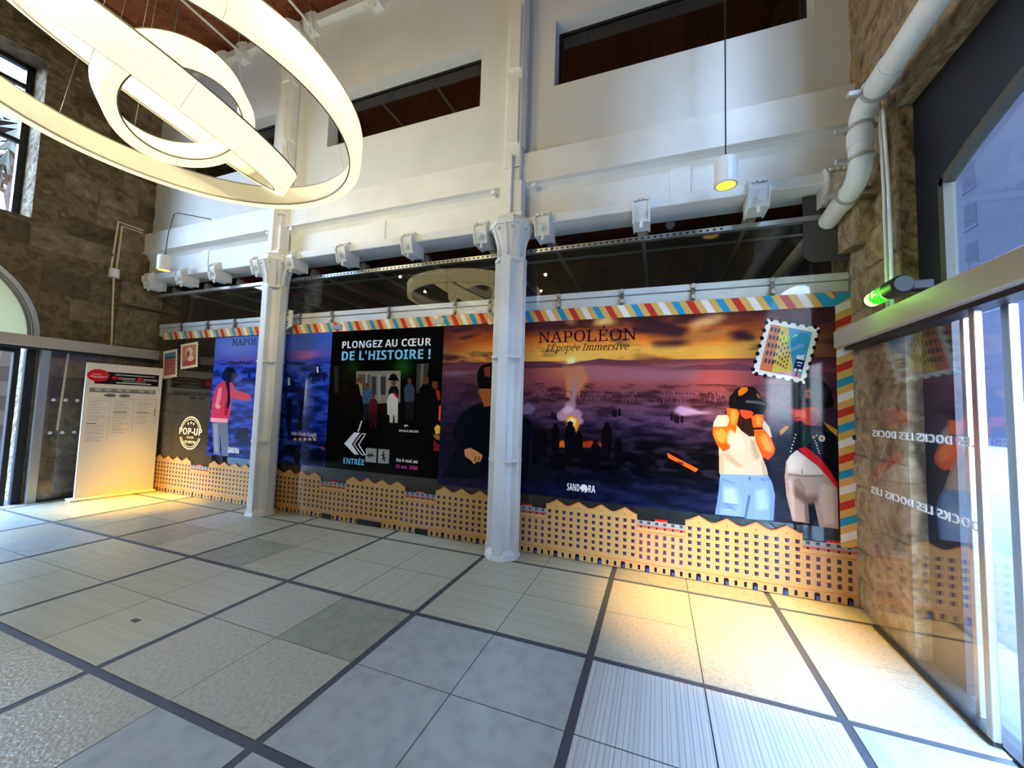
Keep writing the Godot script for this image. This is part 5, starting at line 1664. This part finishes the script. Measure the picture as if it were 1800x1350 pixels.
func build_chandelier() -> void:
	var c := Vector3(-1.66, 3.70, 2.23)
	var t := thing("ring_chandelier", "three tilted glowing rings hanging as one large ceiling lamp", "chandelier", c)
	var rings := [
		[1.286, 0.085, Vector3(0.0035, 1, -0.009), Vector3.ZERO, 8, 0.7, 6, 0.0, 1.0, 0.40],
		[0.851, 0.075, Vector3(0.4945, 0.8576, -0.1411), Vector3(-0.05, 0.03, 0.045), 6, 0.8, 1, PI, 0.0, 0.62],
		[0.466, 0.085, Vector3(-0.504, 0.8573, 0.1049), Vector3(0.02, 0.044, -0.037), 4, 0.6, 1, 0.0, 0.0, 0.5]]
	for e in rings:
		var r: float = e[0]
		var ri: float = r - e[1]
		var up: Vector3 = (e[2] as Vector3).normalized()
		var side := up.cross(Vector3(0, 0, 1)).normalized()
		var o := Node3D.new()
		o.name = "ring"
		t.add_child(o, true)
		o.transform = Transform3D(Basis(side, up, side.cross(up)), e[3])
		var st := surf()
		band(st, [Vector2(ri, 0.0), Vector2(r, 0.0), Vector2(r * 1.005, 0.2)], 96)
		obj("diffuser", st, M.ring_glow, o)
		st = surf()
		band(st, [Vector2(ri + 0.03, 0.2), Vector2(ri, 0.006)], 96)
		obj("inner_band", st, M.ring_inner, o)
		st = surf()
		band(st, [Vector2(r * 1.005, 0.2), Vector2(r * 1.005, 0.212), Vector2(ri + 0.03, 0.212), Vector2(ri + 0.03, 0.2)], 96)
		obj("top_plate", st, M.ring_edge, o)
		st = surf()
		band(st, [Vector2(ri, 0.012), Vector2(ri - 0.007, 0.012), Vector2(ri - 0.007, -0.003), Vector2(ri + 0.003, -0.003), Vector2(ri + 0.003, 0.002)], 96)
		obj("edge_trim", st, M.ring_edge, o)
		for k in e[4]:
			var a: float = TAU * k / e[4] + 0.35
			st = surf()
			cbox(st, Vector3(ri, -0.0012, -0.0015), Vector3(r + 0.0015, 0.001, 0.0015), 0.0003)
			cbox(st, Vector3(r - 0.002, -0.001, -0.0015), Vector3(r * 1.005 + 0.0012, 0.2, 0.0015), 0.0003)
			obj("seam", st, M.ring_inner, o).rotation.y = -a
		for k in e[6]:   # light of this stretch of the tube, just outside its upper rim
			var a: float = e[7] + 0.72 * k
			var l := OmniLight3D.new()
			l.name = "ring_light"
			l.light_color = Color(1.0, 0.93, 0.74)
			l.light_energy = e[5]
			l.light_size = 0.02
			l.omni_range = 30.0
			l.omni_attenuation = 2.0
			l.shadow_enabled = true
			o.add_child(l, true)
			l.position = Vector3(cos(a) * (r + 0.16) * e[8], e[9], sin(a) * (r + 0.16) * e[8])
		for k in 3:
			var a: float = TAU * k / 3 + 0.9
			var p: Vector3 = o.transform * Vector3(cos(a) * (r - 0.02), 0.2, sin(a) * (r - 0.02))
			st = surf()
			tube(st, [p, Vector3(p.x * 0.12, 3.95, p.z * 0.12)], 0.0016, 5)
			obj("steel_cable", st, M.steel_grey, t)
	var st := surf()
	tube(st, [Vector3(-0.1, 0.30, 0.05), Vector3(-0.02, 1.5, 0.02), Vector3(0, 3.95, 0)], 0.005, 6)
	obj("power_cord", st, M.black_cord, t)
	st = surf()
	lathe(st, [Vector2(0, 3.9), Vector2(0.14, 3.9), Vector2(0.16, 3.93), Vector2(0.16, 4.05), Vector2(0, 4.05)], 24)
	obj("ceiling_rose", st, M.white_paint, t)

func build_pendant(at: Vector3, label: String, cord: Array, energy: float, spread: float) -> void:
	var t := thing("pendant_lamp", label, "lamp", at)
	var st := surf()
	lathe(st, [Vector2(0.078, 0.0), Vector2(0.092, 0.0), Vector2(0.095, 0.006), Vector2(0.095, 0.225), Vector2(0.088, 0.235), Vector2(0.0, 0.235)], 32)
	obj("shade", st, M.print_white, t)
	st = surf()
	lathe(st, [Vector2(0.0, 0.002), Vector2(0.078, 0.002), Vector2(0.078, 0.012)], 28)
	var lens := obj("lens", st, M.amber_lens, t)
	st = surf()
	tube(st, [Vector3(0, 0.235, 0), Vector3(0, 0.28, 0)], 0.012, 8)
	obj("cord_grip", st, M.black_plastic, t)
	st = surf()
	tube(st, cord, 0.0065, 6)
	obj("cord", st, M.black_cord, t)
	var l := SpotLight3D.new()
	l.name = "pendant_light"
	l.light_color = Color(1.0, 0.77, 0.12)
	l.light_energy = energy
	l.light_size = 0.07
	l.spot_range = 30.0
	l.spot_attenuation = 2.0
	l.spot_angle = spread
	l.spot_angle_attenuation = 1.0
	l.shadow_enabled = true
	t.add_child(l)
	l.position = Vector3(0, -0.02, 0)
	l.rotation = Vector3(-PI / 2, 0, 0)
	lens.name = "lens"

func build_exit_lamp() -> void:
	var t := thing("exit_lamp", "green glowing tube-shaped emergency exit lamp on the right pier", "exit lamp", Vector3(3.21, 2.47, 0.0))
	var ax := Basis(Vector3.RIGHT, PI / 2)   # y becomes z
	var st := surf()
	lathe(st, [Vector2(0.0, 0.40), Vector2(0.045, 0.40), Vector2(0.052, 0.41), Vector2(0.052, 0.43)], 20, Transform3D(ax))
	obj("end_cap", st, M.black_plastic, t)
	st = surf()
	lathe(st, [Vector2(0.05, 0.43), Vector2(0.05, 0.68)], 20, Transform3D(ax))
	obj("glowing_tube", st, M.exit_white, t)
	st = surf()
	lathe(st, [Vector2(0.0515, 0.50), Vector2(0.0515, 0.64)], 20, Transform3D(ax))
	obj("green_sign", st, M.exit_green, t)
	st = surf()
	cbox(st, Vector3(-0.054, 0.02, 0.545), Vector3(-0.05, 0.028, 0.575), 0.001)
	cbox(st, Vector3(-0.057, -0.022, 0.55), Vector3(-0.05, 0.015, 0.57), 0.001)
	cbox(st, Vector3(-0.057, -0.012, 0.58), Vector3(-0.05, 0.002, 0.62), 0.001)
	obj("running_mark", st, M.print_white, t)
	st = surf()
	lathe(st, [Vector2(0.054, 0.66), Vector2(0.062, 0.67), Vector2(0.062, 0.80), Vector2(0.05, 0.82), Vector2(0.0, 0.82)], 20, Transform3D(ax))
	obj("housing", st, M.black_plastic, t)
	st = surf()
	cbox(st, Vector3(0.0, -0.03, 0.70), Vector3(0.17, 0.03, 0.78), 0.006)
	obj("wall_arm", st, M.black_plastic, t)
	var l := OmniLight3D.new()
	l.name = "exit_light"
	l.light_color = Color(0.6, 1.0, 0.35)
	l.light_energy = 0.05
	l.light_size = 0.05
	l.omni_range = 20.0
	l.omni_attenuation = 2.0
	l.shadow_enabled = true
	t.add_child(l)
	l.position = Vector3(-0.13, 0, 0.55)

# ------------------------------------------------------------------ end doors, pipes, board
func build_right_door() -> void:
	var t := thing("door_header", "pale metal door beam crossing the right pier below the exit lamp", "beam", Vector3(3.22, 2.225, 0))
	var st := surf()
	cbox(st, Vector3(0, 0, -0.28), Vector3(0.2, 0.15, 4.7), 0.006)
	obj("cover", st, M.header_paint, t)
	st = surf()
	box(st, Vector3(0.05, -0.03, -0.2), Vector3(0.17, 0.0, 4.6))
	obj("slide_track", st, M.dark_metal, t)
	# navy infill above and beside the doorway
	t = thing("navy_infill", "dark navy panelling filling the opening around the right doorway window", "panel", Vector3(3.47, 0, 0))
	var xf := Transform3D(Basis(Vector3(0, 0, 1), Vector3(0, 1, 0), Vector3(1, 0, 0)), Vector3.ZERO)
	st = surf()
	rects(st, [[0.44, 0.0, 0.74, 3.9]], 0.0, 0.05, xf)
	obj("side_panel", st, M.navy_panel, t)
	st = surf()
	rects(st, [[3.94, 0.0, 4.24, 3.9]], 0.0, 0.05, xf)
	obj("side_panel", st, M.navy_panel, t)
	st = surf()
	var arch := PackedVector2Array()
	for i in 13:
		var s := i / 12.0
		arch.append(Vector2(0.74 + 3.2 * s, 3.14 + 0.36 * (1 - (2 * s - 1) ** 2)))
	var p := PackedVector2Array([Vector2(0.74, 3.9)])
	p.append_array(arch)
	p.append(Vector2(3.94, 3.9))
	prism(st, p, 0.0, 0.05, xf)
	obj("head_panel", st, M.navy_panel, t)
	# arched fanlight
	var w := thing("fanlight", "bluish glazed light with a metal frame above the right door beam", "window", Vector3(3.46, 0, 0))
	st = surf()
	for i in 12:
		var a := arch[i]
		var b := arch[i + 1]
		var n := Vector2(b.y - a.y, a.x - b.x).normalized() * 0.05
		prism(st, PackedVector2Array([a, b, b + n, a + n]), -0.03, 0.025, xf)
	rects(st, [[0.74, 2.34, 0.79, 3.15], [3.89, 2.34, 3.94, 3.15]], -0.03, 0.025, xf)
	obj("frame", st, M.frame_bronze, w)
	st = surf()
	p = PackedVector2Array([Vector2(0.78, 2.36)])
	for q in arch: p.append(Vector2(clampf(q.x, 0.78, 3.90), q.y - 0.03))
	p.append(Vector2(3.90, 2.36))
	prism(st, p, 0.015, 0.023, xf)
	obj("pane", st, M.tinted_glass, w)
	# sliding leaf parked before the pier, with the lettering seen from behind
	var d := thing("sliding_leaf", "frameless glass sliding leaf with mirrored white lettering, parked before the right pier", "glass door", Vector3(3.33, 0, 0))
	st = surf()
	box(st, Vector3(-0.005, 0.02, 0.05), Vector3(0.005, 2.2, 1.16))
	obj("pane", st, M.glass, d)
	st = surf()
	cbox(st, Vector3(-0.018, 0.01, 1.16), Vector3(0.018, 2.2, 1.20), 0.003)
	obj("edge_profile", st, M.aluminium, d)
	st = surf()
	cbox(st, Vector3(-0.02, 0.004, 0.05), Vector3(0.02, 0.03, 1.2), 0.003)
	obj("bottom_rail", st, M.dark_metal, d)
	for row in [[1.47, 0.10, 1.17, "LES DOCKS LES DOCKS"], [1.03, 0.06, 1.16, "DOCKS LES DOCKS LES"]]:
		var o := words("lettering", row[3], sans_bold, 0.0, row[2] - row[1], 0.0, 0.05, 0.0, M.frosted_letter, d)
		o.transform = Transform3D(Basis(Vector3(0, 0, 1), Vector3(0, 1, 0), Vector3(-1, 0, 0)), Vector3.ZERO) * o.transform
		o.transform = Transform3D(Basis().scaled(Vector3(1, 1, -1)), Vector3(-0.007, row[0], row[2])) * o.transform
	var e := thing("fixed_leaf", "second glass leaf with a bright metal edge behind the sliding one", "glass door", Vector3(3.41, 0, 0))
	st = surf()
	box(st, Vector3(-0.005, 0.02, 0.98), Vector3(0.005, 2.2, 1.24))
	obj("pane", st, M.glass, e)
	for z in [[0.95, 0.98], [1.24, 1.29]]:
		st = surf()
		cbox(st, Vector3(-0.02, 0.0, z[0]), Vector3(0.02, 2.2, z[1]), 0.003)
		obj("upright", st, M.aluminium, e)
	st = surf()
	box(st, Vector3(-0.06, 0.0, 0.44), Vector3(0.05, 0.012, 4.2))
	obj("floor_track", st, M.dark_metal, e)
	# tall window above, framed
	var u := setting("window_5")
	wall_window(u, RIGHT_X + 0.4, 1.24, 3.44, 4.4, 6.64)

func wall_window(u: Node, x: float, z0: float, z1: float, y0: float, y1: float) -> void:
	var st := surf()
	box(st, Vector3(x - 0.04, y0, z0), Vector3(x + 0.04, y0 + 0.07, z1))
	box(st, Vector3(x - 0.04, y1 - 0.07, z0), Vector3(x + 0.04, y1, z1))
	box(st, Vector3(x - 0.04, y0, z0), Vector3(x + 0.04, y1, z0 + 0.08))
	box(st, Vector3(x - 0.04, y0, z1 - 0.08), Vector3(x + 0.04, y1, z1))
	obj("frame", st, M.dark_metal, u)
	for y in [y0 + (y1 - y0) * 0.5, y0 + (y1 - y0) * 0.86]:
		st = surf()
		box(st, Vector3(x - 0.035, y - 0.03, z0), Vector3(x + 0.035, y + 0.03, z1))
		obj("transom", st, M.dark_metal, u)
	st = surf()
	box(st, Vector3(x - 0.035, y0, (z0 + z1) / 2 - 0.03), Vector3(x + 0.035, y1, (z0 + z1) / 2 + 0.03))
	obj("mullion", st, M.dark_metal, u)
	st = surf()
	box(st, Vector3(x - 0.004, y0 + 0.05, z0 + 0.05), Vector3(x + 0.004, y1 - 0.05, z1 - 0.05))
	obj("pane", st, M.glass, u)

func build_left_door() -> void:
	var t := thing("door_header", "pale metal door beam along the left stone wall above the white board", "beam", Vector3(-6.98, 2.29, 0))
	var st := surf()
	cbox(st, Vector3(0, 0, -0.40), Vector3(0.18, 0.165, 4.7), 0.006)
	obj("cover", st, M.header_paint, t)
	st = surf()
	box(st, Vector3(0.04, -0.03, -0.35), Vector3(0.15, 0.0, 4.6))
	obj("slide_track", st, M.dark_metal, t)
	# arched light above
	var w := thing("arched_light", "arched pale window with a metal rim above the left door beam", "window", Vector3(-6.92, 2.42, 2.34))
	var xf := Transform3D(Basis(Vector3(0, 0, 1), Vector3(0, 1, 0), Vector3(-1, 0, 0)), Vector3.ZERO)
	st = surf()
	for i in 32:
		var a0 := PI * i / 32
		var a1 := PI * (i + 1) / 32
		prism(st, PackedVector2Array([Vector2(cos(a0), sin(a0)) * 1.24, Vector2(cos(a0), sin(a0)) * 1.30, Vector2(cos(a1), sin(a1)) * 1.30, Vector2(cos(a1), sin(a1)) * 1.24]), -0.01, 0.08, xf)
	obj("rim", st, M.aluminium, w)
	st = surf()
	for i in 32:
		var a0 := PI * i / 32
		var a1 := PI * (i + 1) / 32
		prism(st, PackedVector2Array([Vector2(cos(a0), sin(a0)) * 1.19, Vector2(cos(a0), sin(a0)) * 1.225, Vector2(cos(a1), sin(a1)) * 1.225, Vector2(cos(a1), sin(a1)) * 1.19]), 0.02, 0.07, xf)
	obj("inner_rim", st, M.steel_grey, w)
	st = surf()
	var p := PackedVector2Array()
	for i in 33: p.append(Vector2(cos(PI * i / 32), sin(PI * i / 32)) * 1.24)
	prism(st, p, 0.04, 0.048, xf)
	obj("pane", st, M.arch_glass, w)
	# glass screen and frames below
	var d := thing("side_screen", "glass leaf with rows of dots standing before the left stone wall", "glass door", Vector3(-6.87, 0, 0))
	st = surf()
	box(st, Vector3(-0.005, 0.02, -0.36), Vector3(0.005, 2.28, 0.93))
	obj("pane", st, M.glass, d)
	st = surf()
	cbox(st, Vector3(-0.03, 0.0, 0.93), Vector3(0.03, 2.29, 1.03), 0.004)
	obj("edge_profile", st, M.aluminium, d)
	st = surf()
	cbox(st, Vector3(-0.02, 0.004, -0.36), Vector3(0.02, 0.03, 0.93), 0.003)
	obj("bottom_rail", st, M.dark_metal, d)
	for y in [1.52, 1.02]:
		for k in 5:
			st = surf()
			lathe(st, [Vector2(0.024, -0.002), Vector2(0.024, 0.002), Vector2(0.0, 0.002)], 12, Transform3D(Basis(Vector3(0, 0, 1), -PI / 2), Vector3(0.006, y, 0.85 - k * 0.13)))
			obj("dot", st, M.frosted_letter, d)
	var f := thing("left_door_frame", "dark metal door frame at the far left beside the street", "door frame", Vector3(-7.0, 0, 0))
	for z in [[1.03, 1.13], [1.19, 1.25], [3.45, 3.62]]:
		st = surf()
		cbox(st, Vector3(-0.06, 0.0, z[0]), Vector3(0.03, 2.29, z[1]), 0.005)
		obj("upright", st, M.dark_metal, f)
	st = surf()
	cbox(st, Vector3(-0.06, 2.2, 1.25), Vector3(0.03, 2.29, 3.45), 0.005)
	obj("head", st, M.dark_metal, f)
	var u := setting("window_4")
	wall_window(u, LEFT_X - 0.42, 1.24, 3.44, 4.2, 6.64)

func build_pipes() -> void:
	# fat white down pipe in the right corner
	var t := thing("fat_pipe", "fat white pipe bending down the right corner into the grey sheet", "pipe", Vector3(3.2, 0, 0))
	var st := surf()
	var pts := [Vector3(0, 3.98, 4.6), Vector3(0, 3.97, 0.60)]
	pts.append_array(bend(Vector3(0, 3.97, 0.52), Vector3(0, 3.97, 0.34), Vector3(0, 3.80, 0.34), 6))
	pts.append_array(bend(Vector3(0, 3.62, 0.34), Vector3(0, 3.44, 0.34), Vector3(0, 3.44, 0.14), 6))
	pts.append(Vector3(0, 3.40, -0.27))
	pts.append(Vector3(0, 3.38, -4.0))
	tube(st, pts, 0.075, 20)
	obj("pipe_run", st, M.white_paint, t)
	for c in [[Vector3(0, 3.97, 0.80), Vector3(0, 3.97, 0.62)], [Vector3(0, 3.82, 0.34), Vector3(0, 3.70, 0.34)], [Vector3(0, 3.43, 0.10), Vector3(0, 3.42, 0.0)]]:
		st = surf()
		tube(st, [c[0], c[1]], 0.082, 20)
		obj("sleeve", st, M.white_paint, t)
	for c in [[Vector3(0, 3.97, 0.57), Vector3(0, 0, 1)], [Vector3(0, 3.85, 0.34), Vector3(0, 1, 0)], [Vector3(0, 3.60, 0.34), Vector3(0, 1, 0)], [Vector3(0, 3.44, 0.12), Vector3(0, 0, 1)]]:
		st = surf()
		tube(st, [c[0] - c[1] * 0.012, c[0] + c[1] * 0.012], 0.09, 20)
		var side := Vector3(-1, 0, 0)
		cbox(st, c[0] + side * 0.13 - Vector3(0.03, 0.02, 0.02), c[0] + side * 0.13 + Vector3(0.05, 0.02, 0.02), 0.004)
		cbox(st, c[0] + Vector3(0.08, -0.015, -0.015), c[0] + Vector3(0.2, 0.015, 0.015), 0.003)
		obj("pipe_clamp", st, M.bolt_metal, t)
	st = surf()   # sheet where the pipe goes through
	var s := PackedVector2Array([Vector2(3.40, 3.66), Vector2(3.01, 3.66), Vector2(3.01, 3.16)])
	for i in 7:
		var a := PI + PI / 2 * i / 6
		s.append(Vector2(3.11 + 0.1 * cos(a), 3.13 + 0.1 * sin(a)))
	s.append(Vector2(3.40, 3.03))
	prism(st, s, -0.294, -0.28)
	tag(obj("grey_sheet", st, M.sheet_grey), "dark grey rounded metal sheet pierced by the fat white pipe", "metal sheet")
	# thin conduits on the right pier
	for k in 2:
		st = surf()
		var z := 0.40 + 0.06 * k
		tube(st, [Vector3(3.30, 4.15 - 0.25 * k, z - 0.02), Vector3(3.31, 3.3, z), Vector3(3.31, 2.39, z)], 0.013, 8)
		tag(obj(numbered("thin_conduit"), st, M.white_paint), ["thin white conduit on the right pier, the one nearer the fat pipe", "thin white conduit on the right pier, the one nearer the navy panel"][k], "conduit", "conduits on the right pier")
	# conduits with a round box on the left wall
	var lw := thing("junction_conduit", "pair of cream conduits with a round white junction box on the left wall", "conduit", Vector3(LEFT_X + 0.06, 0, 0))
	st = surf()
	tube(st, [Vector3(0, 4.58, -0.04), Vector3(0, 4.58, 0.30), Vector3(0, 3.74, 0.335)], 0.014, 8)
	obj("outer_pipe", st, M.print_cream, lw)
	st = surf()
	tube(st, [Vector3(0, 4.53, -0.04), Vector3(0, 4.53, 0.245), Vector3(0, 3.74, 0.265)], 0.014, 8)
	obj("inner_pipe", st, M.print_cream, lw)
	st = surf()
	tube(st, [Vector3(0, 3.62, 0.29), Vector3(0, 2.46, 0.235)], 0.014, 8)
	obj("lower_pipe", st, M.print_cream, lw)
	st = surf()
	lathe(st, [Vector2(0, 3.60), Vector2(0.065, 3.60), Vector2(0.07, 3.61), Vector2(0.07, 3.74), Vector2(0.065, 3.75), Vector2(0, 3.75)], 20, Transform3D(Basis(), Vector3(0.03, 0, 0.30)))
	obj("junction_box", st, M.print_white, lw)
	st = surf()
	cbox(st, Vector3(-0.03, 3.96, 0.29), Vector3(0.03, 4.0, 0.35), 0.004)
	obj("pipe_clip", st, M.steel_grey, lw)
	st = surf()
	tube(st, [Vector3(-0.03, 2.28, 0.72), Vector3(-0.03, 1.05, 0.76)], 0.014, 8)
	obj("behind_glass_pipe", st, M.print_cream, lw)

func build_board() -> void:
	var t := thing("directory_board", "tall white freestanding directory board with a red oval logo", "board", Vector3(-6.49, 0, 0.185))
	t.rotation.y = PI / 2 - 0.16
	var st := surf()
	cbox(st, Vector3(-0.465, 0.035, -0.02), Vector3(0.465, 2.12, 0.02), 0.004)
	obj("panel", st, M.board_white, t)
	sheet("print", -0.462, 0.462, 0.04, 2.115, 0.0225, M.board_print, t, 0.002)
	st = surf()
	cbox(st, Vector3(-0.53, 0.0, -0.10), Vector3(0.47, 0.035, 0.12), 0.01)
	obj("foot_plate", st, M.board_white, t)

# ------------------------------------------------------------------ outside
func build_outside() -> void:
	var st := surf()
	box(st, Vector3(4.1, -0.4, -40), Vector3(24.0, -0.03, 40))
	var o := obj("street_right", st, M.pavement)
	o.set_meta("kind", "structure")
	st = surf()
	box(st, Vector3(-40, -0.4, -40), Vector3(-7.55, -0.03, 40))
	o = obj("street_left", st, M.pavement)
	o.set_meta("kind", "structure")
	var b := thing("opposite_building", "slate blue building across the street beyond the right doorway", "building", Vector3(24.0, 0, 0))
	st = surf()
	box(st, Vector3(0, -0.4, -60), Vector3(6, 24, 30))
	obj("facade", st, M.facade_slate, b)
	for k in 14:
		for j in 7:
			st = surf()
			var z := -58.0 + k * 5.6
			box(st, Vector3(-0.03, 1.4 + j * 3.0, z), Vector3(0.02, 3.2 + j * 3.0, z + 1.2))
			var w := obj("window", st, M.facade_window, b)
			st = surf()
			box(st, Vector3(-0.1, 1.3 + j * 3.0, z - 0.1), Vector3(0.02, 1.4 + j * 3.0, z + 1.3))
			obj("sill", st, M.facade_trim, w)
	var s := thing("sand_building", "sand coloured building across the street seen past the left door", "building", Vector3(-18.0, 0, 0))
	st = surf()
	box(st, Vector3(-6, -0.4, -12), Vector3(0, 7.2, 12))
	obj("facade", st, M.facade_sand, s)
	for k in 6:
		st = surf()
		box(st, Vector3(-0.02, 2.6, -11 + k * 4.0), Vector3(0.03, 4.6, -9.7 + k * 4.0))
		obj("window", st, M.facade_window, s)
	# palm by the left window
	var p := thing("palm_tree", "shaggy palm with dry fronds outside the tall left window", "palm", Vector3(-11.0, 0, 0.12))
	st = surf()
	var trunk := []
	for i in 24: trunk.append(Vector2(0.21 + (0.05 if i % 2 else 0.0), 0.05 + i * 0.3))
	trunk.append(Vector2(0.0, 7.2))
	lathe(st, trunk, 12, Transform3D(), false)
	obj("trunk", st, M.palm_bark, p)
	rng.seed = 31
	for k in 46:
		var a := rng.randf() * TAU
		var y := rng.randf_range(5.6, 7.1)
		st = surf()
		var d := Vector3(cos(a), 0, sin(a))
		var side := Vector3(-d.z, 0, d.x) * 0.07
		var len := rng.randf_range(0.15, 0.4)
		var q := Vector3(0, y, 0) + d * 0.2
		face(st, [q - side, q + side, q + d * len + Vector3(0, 0.1, 0)], Vector3.UP)
		face(st, [q - side, q + d * len + Vector3(0, 0.1, 0), q + Vector3(0, -0.12, 0)], Vector3.DOWN)
		obj("dry_stub", st, M.palm_dry, p)
	for k in 16:
		var a := TAU * k / 16 + rng.randf_range(-0.1, 0.1)
		var d := Vector3(cos(a), 0, sin(a))
		var side := Vector3(-d.z, 0, d.x)
		st = surf()
		var rise := rng.randf_range(0.2, 1.0)
		for i in 10:
			var u0 := i / 10.0
			var u1 := (i + 1) / 10.0
			var p0 := Vector3(0, 7.2, 0) + d * 2.4 * u0 + Vector3(0, rise * u0 * 2 - 2.6 * u0 * u0, 0)
			var p1 := Vector3(0, 7.2, 0) + d * 2.4 * u1 + Vector3(0, rise * u1 * 2 - 2.6 * u1 * u1, 0)
			for sgn in [-1, 1]:
				face(st, [p0, p1, p1 + side * sgn * 0.42 * (1.1 - u1) + d * 0.18 + Vector3(0, -0.15, 0)], Vector3.UP)
		obj("frond", st, M.palm_leaf, p)

func _ready() -> void:
	set_view()
	sans = SystemFont.new()
	sans.font_names = PackedStringArray(["Droid Sans"])
	sans_bold = SystemFont.new()
	sans_bold.font_names = PackedStringArray(["Droid Sans"])
	sans_bold.font_weight = 700
	serif = SystemFont.new()
	serif.font_names = PackedStringArray(["Droid Serif"])
	make_materials()
	paint_mural()
	paint_blue()
	paint_black()
	paint_skyline()
	paint_board()
	paint_stamp("stamp_building", false)
	paint_stamp("stamp_portrait", true)
	build_floor()
	build_walls()
	var bolt := bolt_mesh()
	build_column(Vector3(0.17, 0, -0.10), "near white cast iron column with octagonal capital, right of the black doors", false, bolt)
	build_column(Vector3(-3.55, 0, -0.10), "far white cast iron column with octagonal capital, in front of the blue poster", true, bolt)
	build_girders(bolt)
	build_rods()
	build_sensors()
	build_screen(bolt)
	build_prints()
	build_right_door()
	build_left_door()
	build_pipes()
	build_board()
	build_chandelier()
	build_pendant(Vector3(2.30, 3.62, 0.21), "white cylinder pendant lamp hanging on the right, near the fat pipe", [Vector3(0, 0.23, 0), Vector3(0, 1.0, 0), Vector3(0, 4.0, 0)], 50.0, 20.0)
	build_pendant(Vector3(-5.70, 3.65, 0.20), "white cylinder pendant lamp with a bent cord on the left", [Vector3(0, 0.23, 0), Vector3(-0.01, 0.62, -0.02), Vector3(0.04, 0.95, -0.05), Vector3(0.08, 0.98, -0.08), Vector3(0.5, 0.93, -0.33)], 58.0, 18.0)
	build_exit_lamp()
	build_outside()
